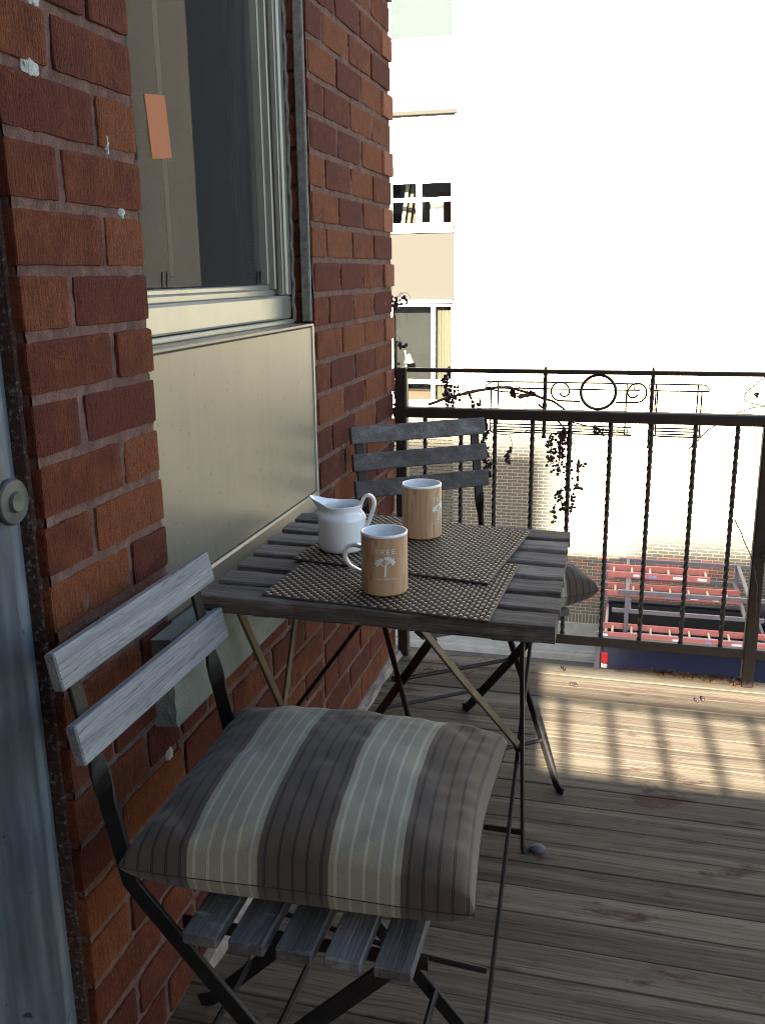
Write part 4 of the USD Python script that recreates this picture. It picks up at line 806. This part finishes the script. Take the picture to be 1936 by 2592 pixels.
def tree_logo():
    from shapely.geometry import LineString, Polygon, Point
    from shapely.ops import unary_union
    from shapely import affinity
    g_ = [LineString([(0, -.011), (.0004, -.004), (.0008, .001)]).buffer(.0011), Polygon([(-.002, -.012), (.002, -.012), (.0008, -.009), (-.0006, -.009)])]
    def br(p, w): g_.append(LineString(p).buffer(w))
    br([(.0006, 0), (-.0035, .0025), (-.0065, .0035), (-.0085, .005)], .0005); br([(.0008, .001), (.003, .0045), (.0065, .0055), (.0085, .0065)], .0005); br([(.0006, 0), (.0010, .005), (.0020, .0085)], .0005); br([(-.0035, .0025), (-.0042, .007)], .0004); br([(.003, .0045), (.0042, .009)], .0004)
    def lf(x, y, a, s=1.0):
        q = Polygon([(0, 0), (.0014, .0011), (.0030, .0010), (.0044, 0), (.0030, -.0011), (.0014, -.0011)]); g_.append(affinity.translate(affinity.rotate(affinity.scale(q, s, s*1.25, origin=(0, 0)), a, origin=(0, 0)), x, y))
    for q in ((-.0085, .005, 200), (-.0085, .005, 260), (-.0082, .005, 120), (-.0045, .0068, 60), (-.0042, .0068, 150), (-.0042, .007, 100), (.002, .0085, 120), (.002, .0085, 60), (.0042, .009, 30), (.0085, .0065, 60), (.0085, .0065, -20), (.0085, .006, -70), (-.006, .0035, 110), (.0065, .0055, 95), (.0042, .009, 100)): lf(*q, 1.1)
    u = unary_union(g_).simplify(.0001)
    return trimesh.util.concatenate([trimesh.creation.extrude_polygon(p, .0002, engine='earcut') for p in getattr(u, 'geoms', [u])])
LOGO = tree_logo()
def centred(text, hgt, spacing=0.0):
    parts, x = [], 0
    for ch in text:
        if ch == ' ': x += hgt*.5; continue
        m = meshkit.text_mesh(ch, hgt, .0002); m.apply_translation([x - m.bounds[0][0], 0, 0]); parts.append(m); x = m.bounds[1][0] + spacing
    m = trimesh.util.concatenate(parts); m.apply_translation([-(m.bounds[0][0]+m.bounds[1][0])/2, 0, 0]); return m
def mug(label, x, y, z, R, H, face, handle, seed):
    t = thing('mug', label, 'mug', (x, y, z))
    obj('sleeve', lathe([(R*.9, 0.0005), (R-.002, 0.0008), (R, .003), (R, H-.004)], 64), mug_wood(f'mug_wood_{int(seed)}', seed), t, smooth=40)
    obj('cup', lathe([(R-.001, H-.0041), (R+.0002, H-.0038), (R+.0002, H-.001), (R-.0008, H), (R-.0022, H), (R-.003, H-.0012), (R-.0034, .012), (R-.008, .006), (.0001, .006)], 64), PORCELAIN, t, smooth=60)
    c, s_ = math.cos(handle), math.sin(handle); pts = [(R-.002, H*.70), (R+.010, H*.725), (R+.022, H*.70), (R+.0275, H*.60), (R+.026, H*.47), (R+.017, H*.36), (R+.006, H*.30), (R-.002, H*.285)]
    p = bez([(r*c, r*s_, zz) for r, zz in pts], 6); obj('handle', bar(p, (-s_, c, 0), .010, .0055), CLEARH, t, smooth=50)
    obj('lettering', wrap(centred('TREE', .0076, .0036), R, H*.705, face), PRINT, t); obj('tree_emblem', wrap(LOGO.copy().apply_scale(1.28), R, H*.50, face), PRINT, t); obj('small_lettering', wrap(centred('100% NATURE', .0032, .0008), R, H*.285, face), PRINT, t)
dirc = lambda x, y: math.atan2(CAM[1]-y, CAM[0]-x)
mx, my = .328, 1.338; mug('wood grain mug with white tree print in front, handle to the left', mx, my, zs(mx)+.0052, .0362, .098, dirc(mx, my)+.02, dirc(mx, my)-math.pi/2-.25, 1.3)
mx, my = .321, 1.642; mug('wood grain mug behind, its tree print turned to the right', mx, my, zs(mx)+.0095, .0368, .101, dirc(mx, my)+.98, dirc(mx, my)+2.65, 4.1)

# ------------------------------------------------------------------ milk jug
def jug():
    jx, jy = .203, 1.52; R = .0425; t = thing('milk_jug', 'white porcelain milk jug with spout to the left and tall looped handle', 'jug', (jx, jy, zs(jx)+.0095)); K = 1.07
    d0 = dirc(jx, jy); sp = d0 - math.pi/2 - .25     # spout towards picture left
    n = 72; th = np.arange(n)/n*2*np.pi; rings = []
    outer = [(.001, .0), (.034, .0), (.039, .0012), (.0415, .005), (.0425, .012), (.0425, .052), (.0420, .057), (.0395, .061), (.0365, .0645), (.0350, .068), (.0352, .073), (.0362, .0775)]
    def ring(r, z, inner=0.0):
        k = np.clip((z-.052)/.026, 0, 1); a = (th-sp+np.pi) % (2*np.pi) - np.pi
        w = np.exp(-(a/.36)**2); ww = np.exp(-(a/.75)**2)
        rr = r + k**1.6*(.021*w + .002*ww) - .0; zz = z + k**2*(.0085*w + .004*np.cos(a)*0 - .0035*(1-np.cos(a-math.pi))*0) + k*k*(.0035*np.cos(a*1)*.5 - .003*np.exp(-((abs(a)-1.3)/.5)**2))
        return np.stack([rr*np.cos(th), rr*np.sin(th), zz], 1)
    for r, z in outer: rings.append(ring(r, z))
    for r, z in ((.0358, .0788), (.0345, .0787), (.0335, .077), (.0325, .072), (.0330, .066), (.036, .061), (.0395, .054), (.0395, .010), (.034, .005), (.001, .005)): rings.append(ring(r, z))
    obj('body', loft([q*[1, 1, K] for q in rings], False), PORCELAIN, t, smooth=True)
    ha = sp + math.pi; c, s_ = math.cos(ha), math.sin(ha)
    pts = [(.0335, .071), (.036, .080), (.0425, .0905), (.050, .0925), (.0575, .087), (.0585, .076), (.054, .060), (.047, .044), (.0415, .033)]
    p = bez([(r*c, r*s_, z*K) for r, z in pts], 7); obj('handle', bar(p, (-s_, c, 0), .0085, .0058), PORCELAIN, t, smooth=60)
jug()
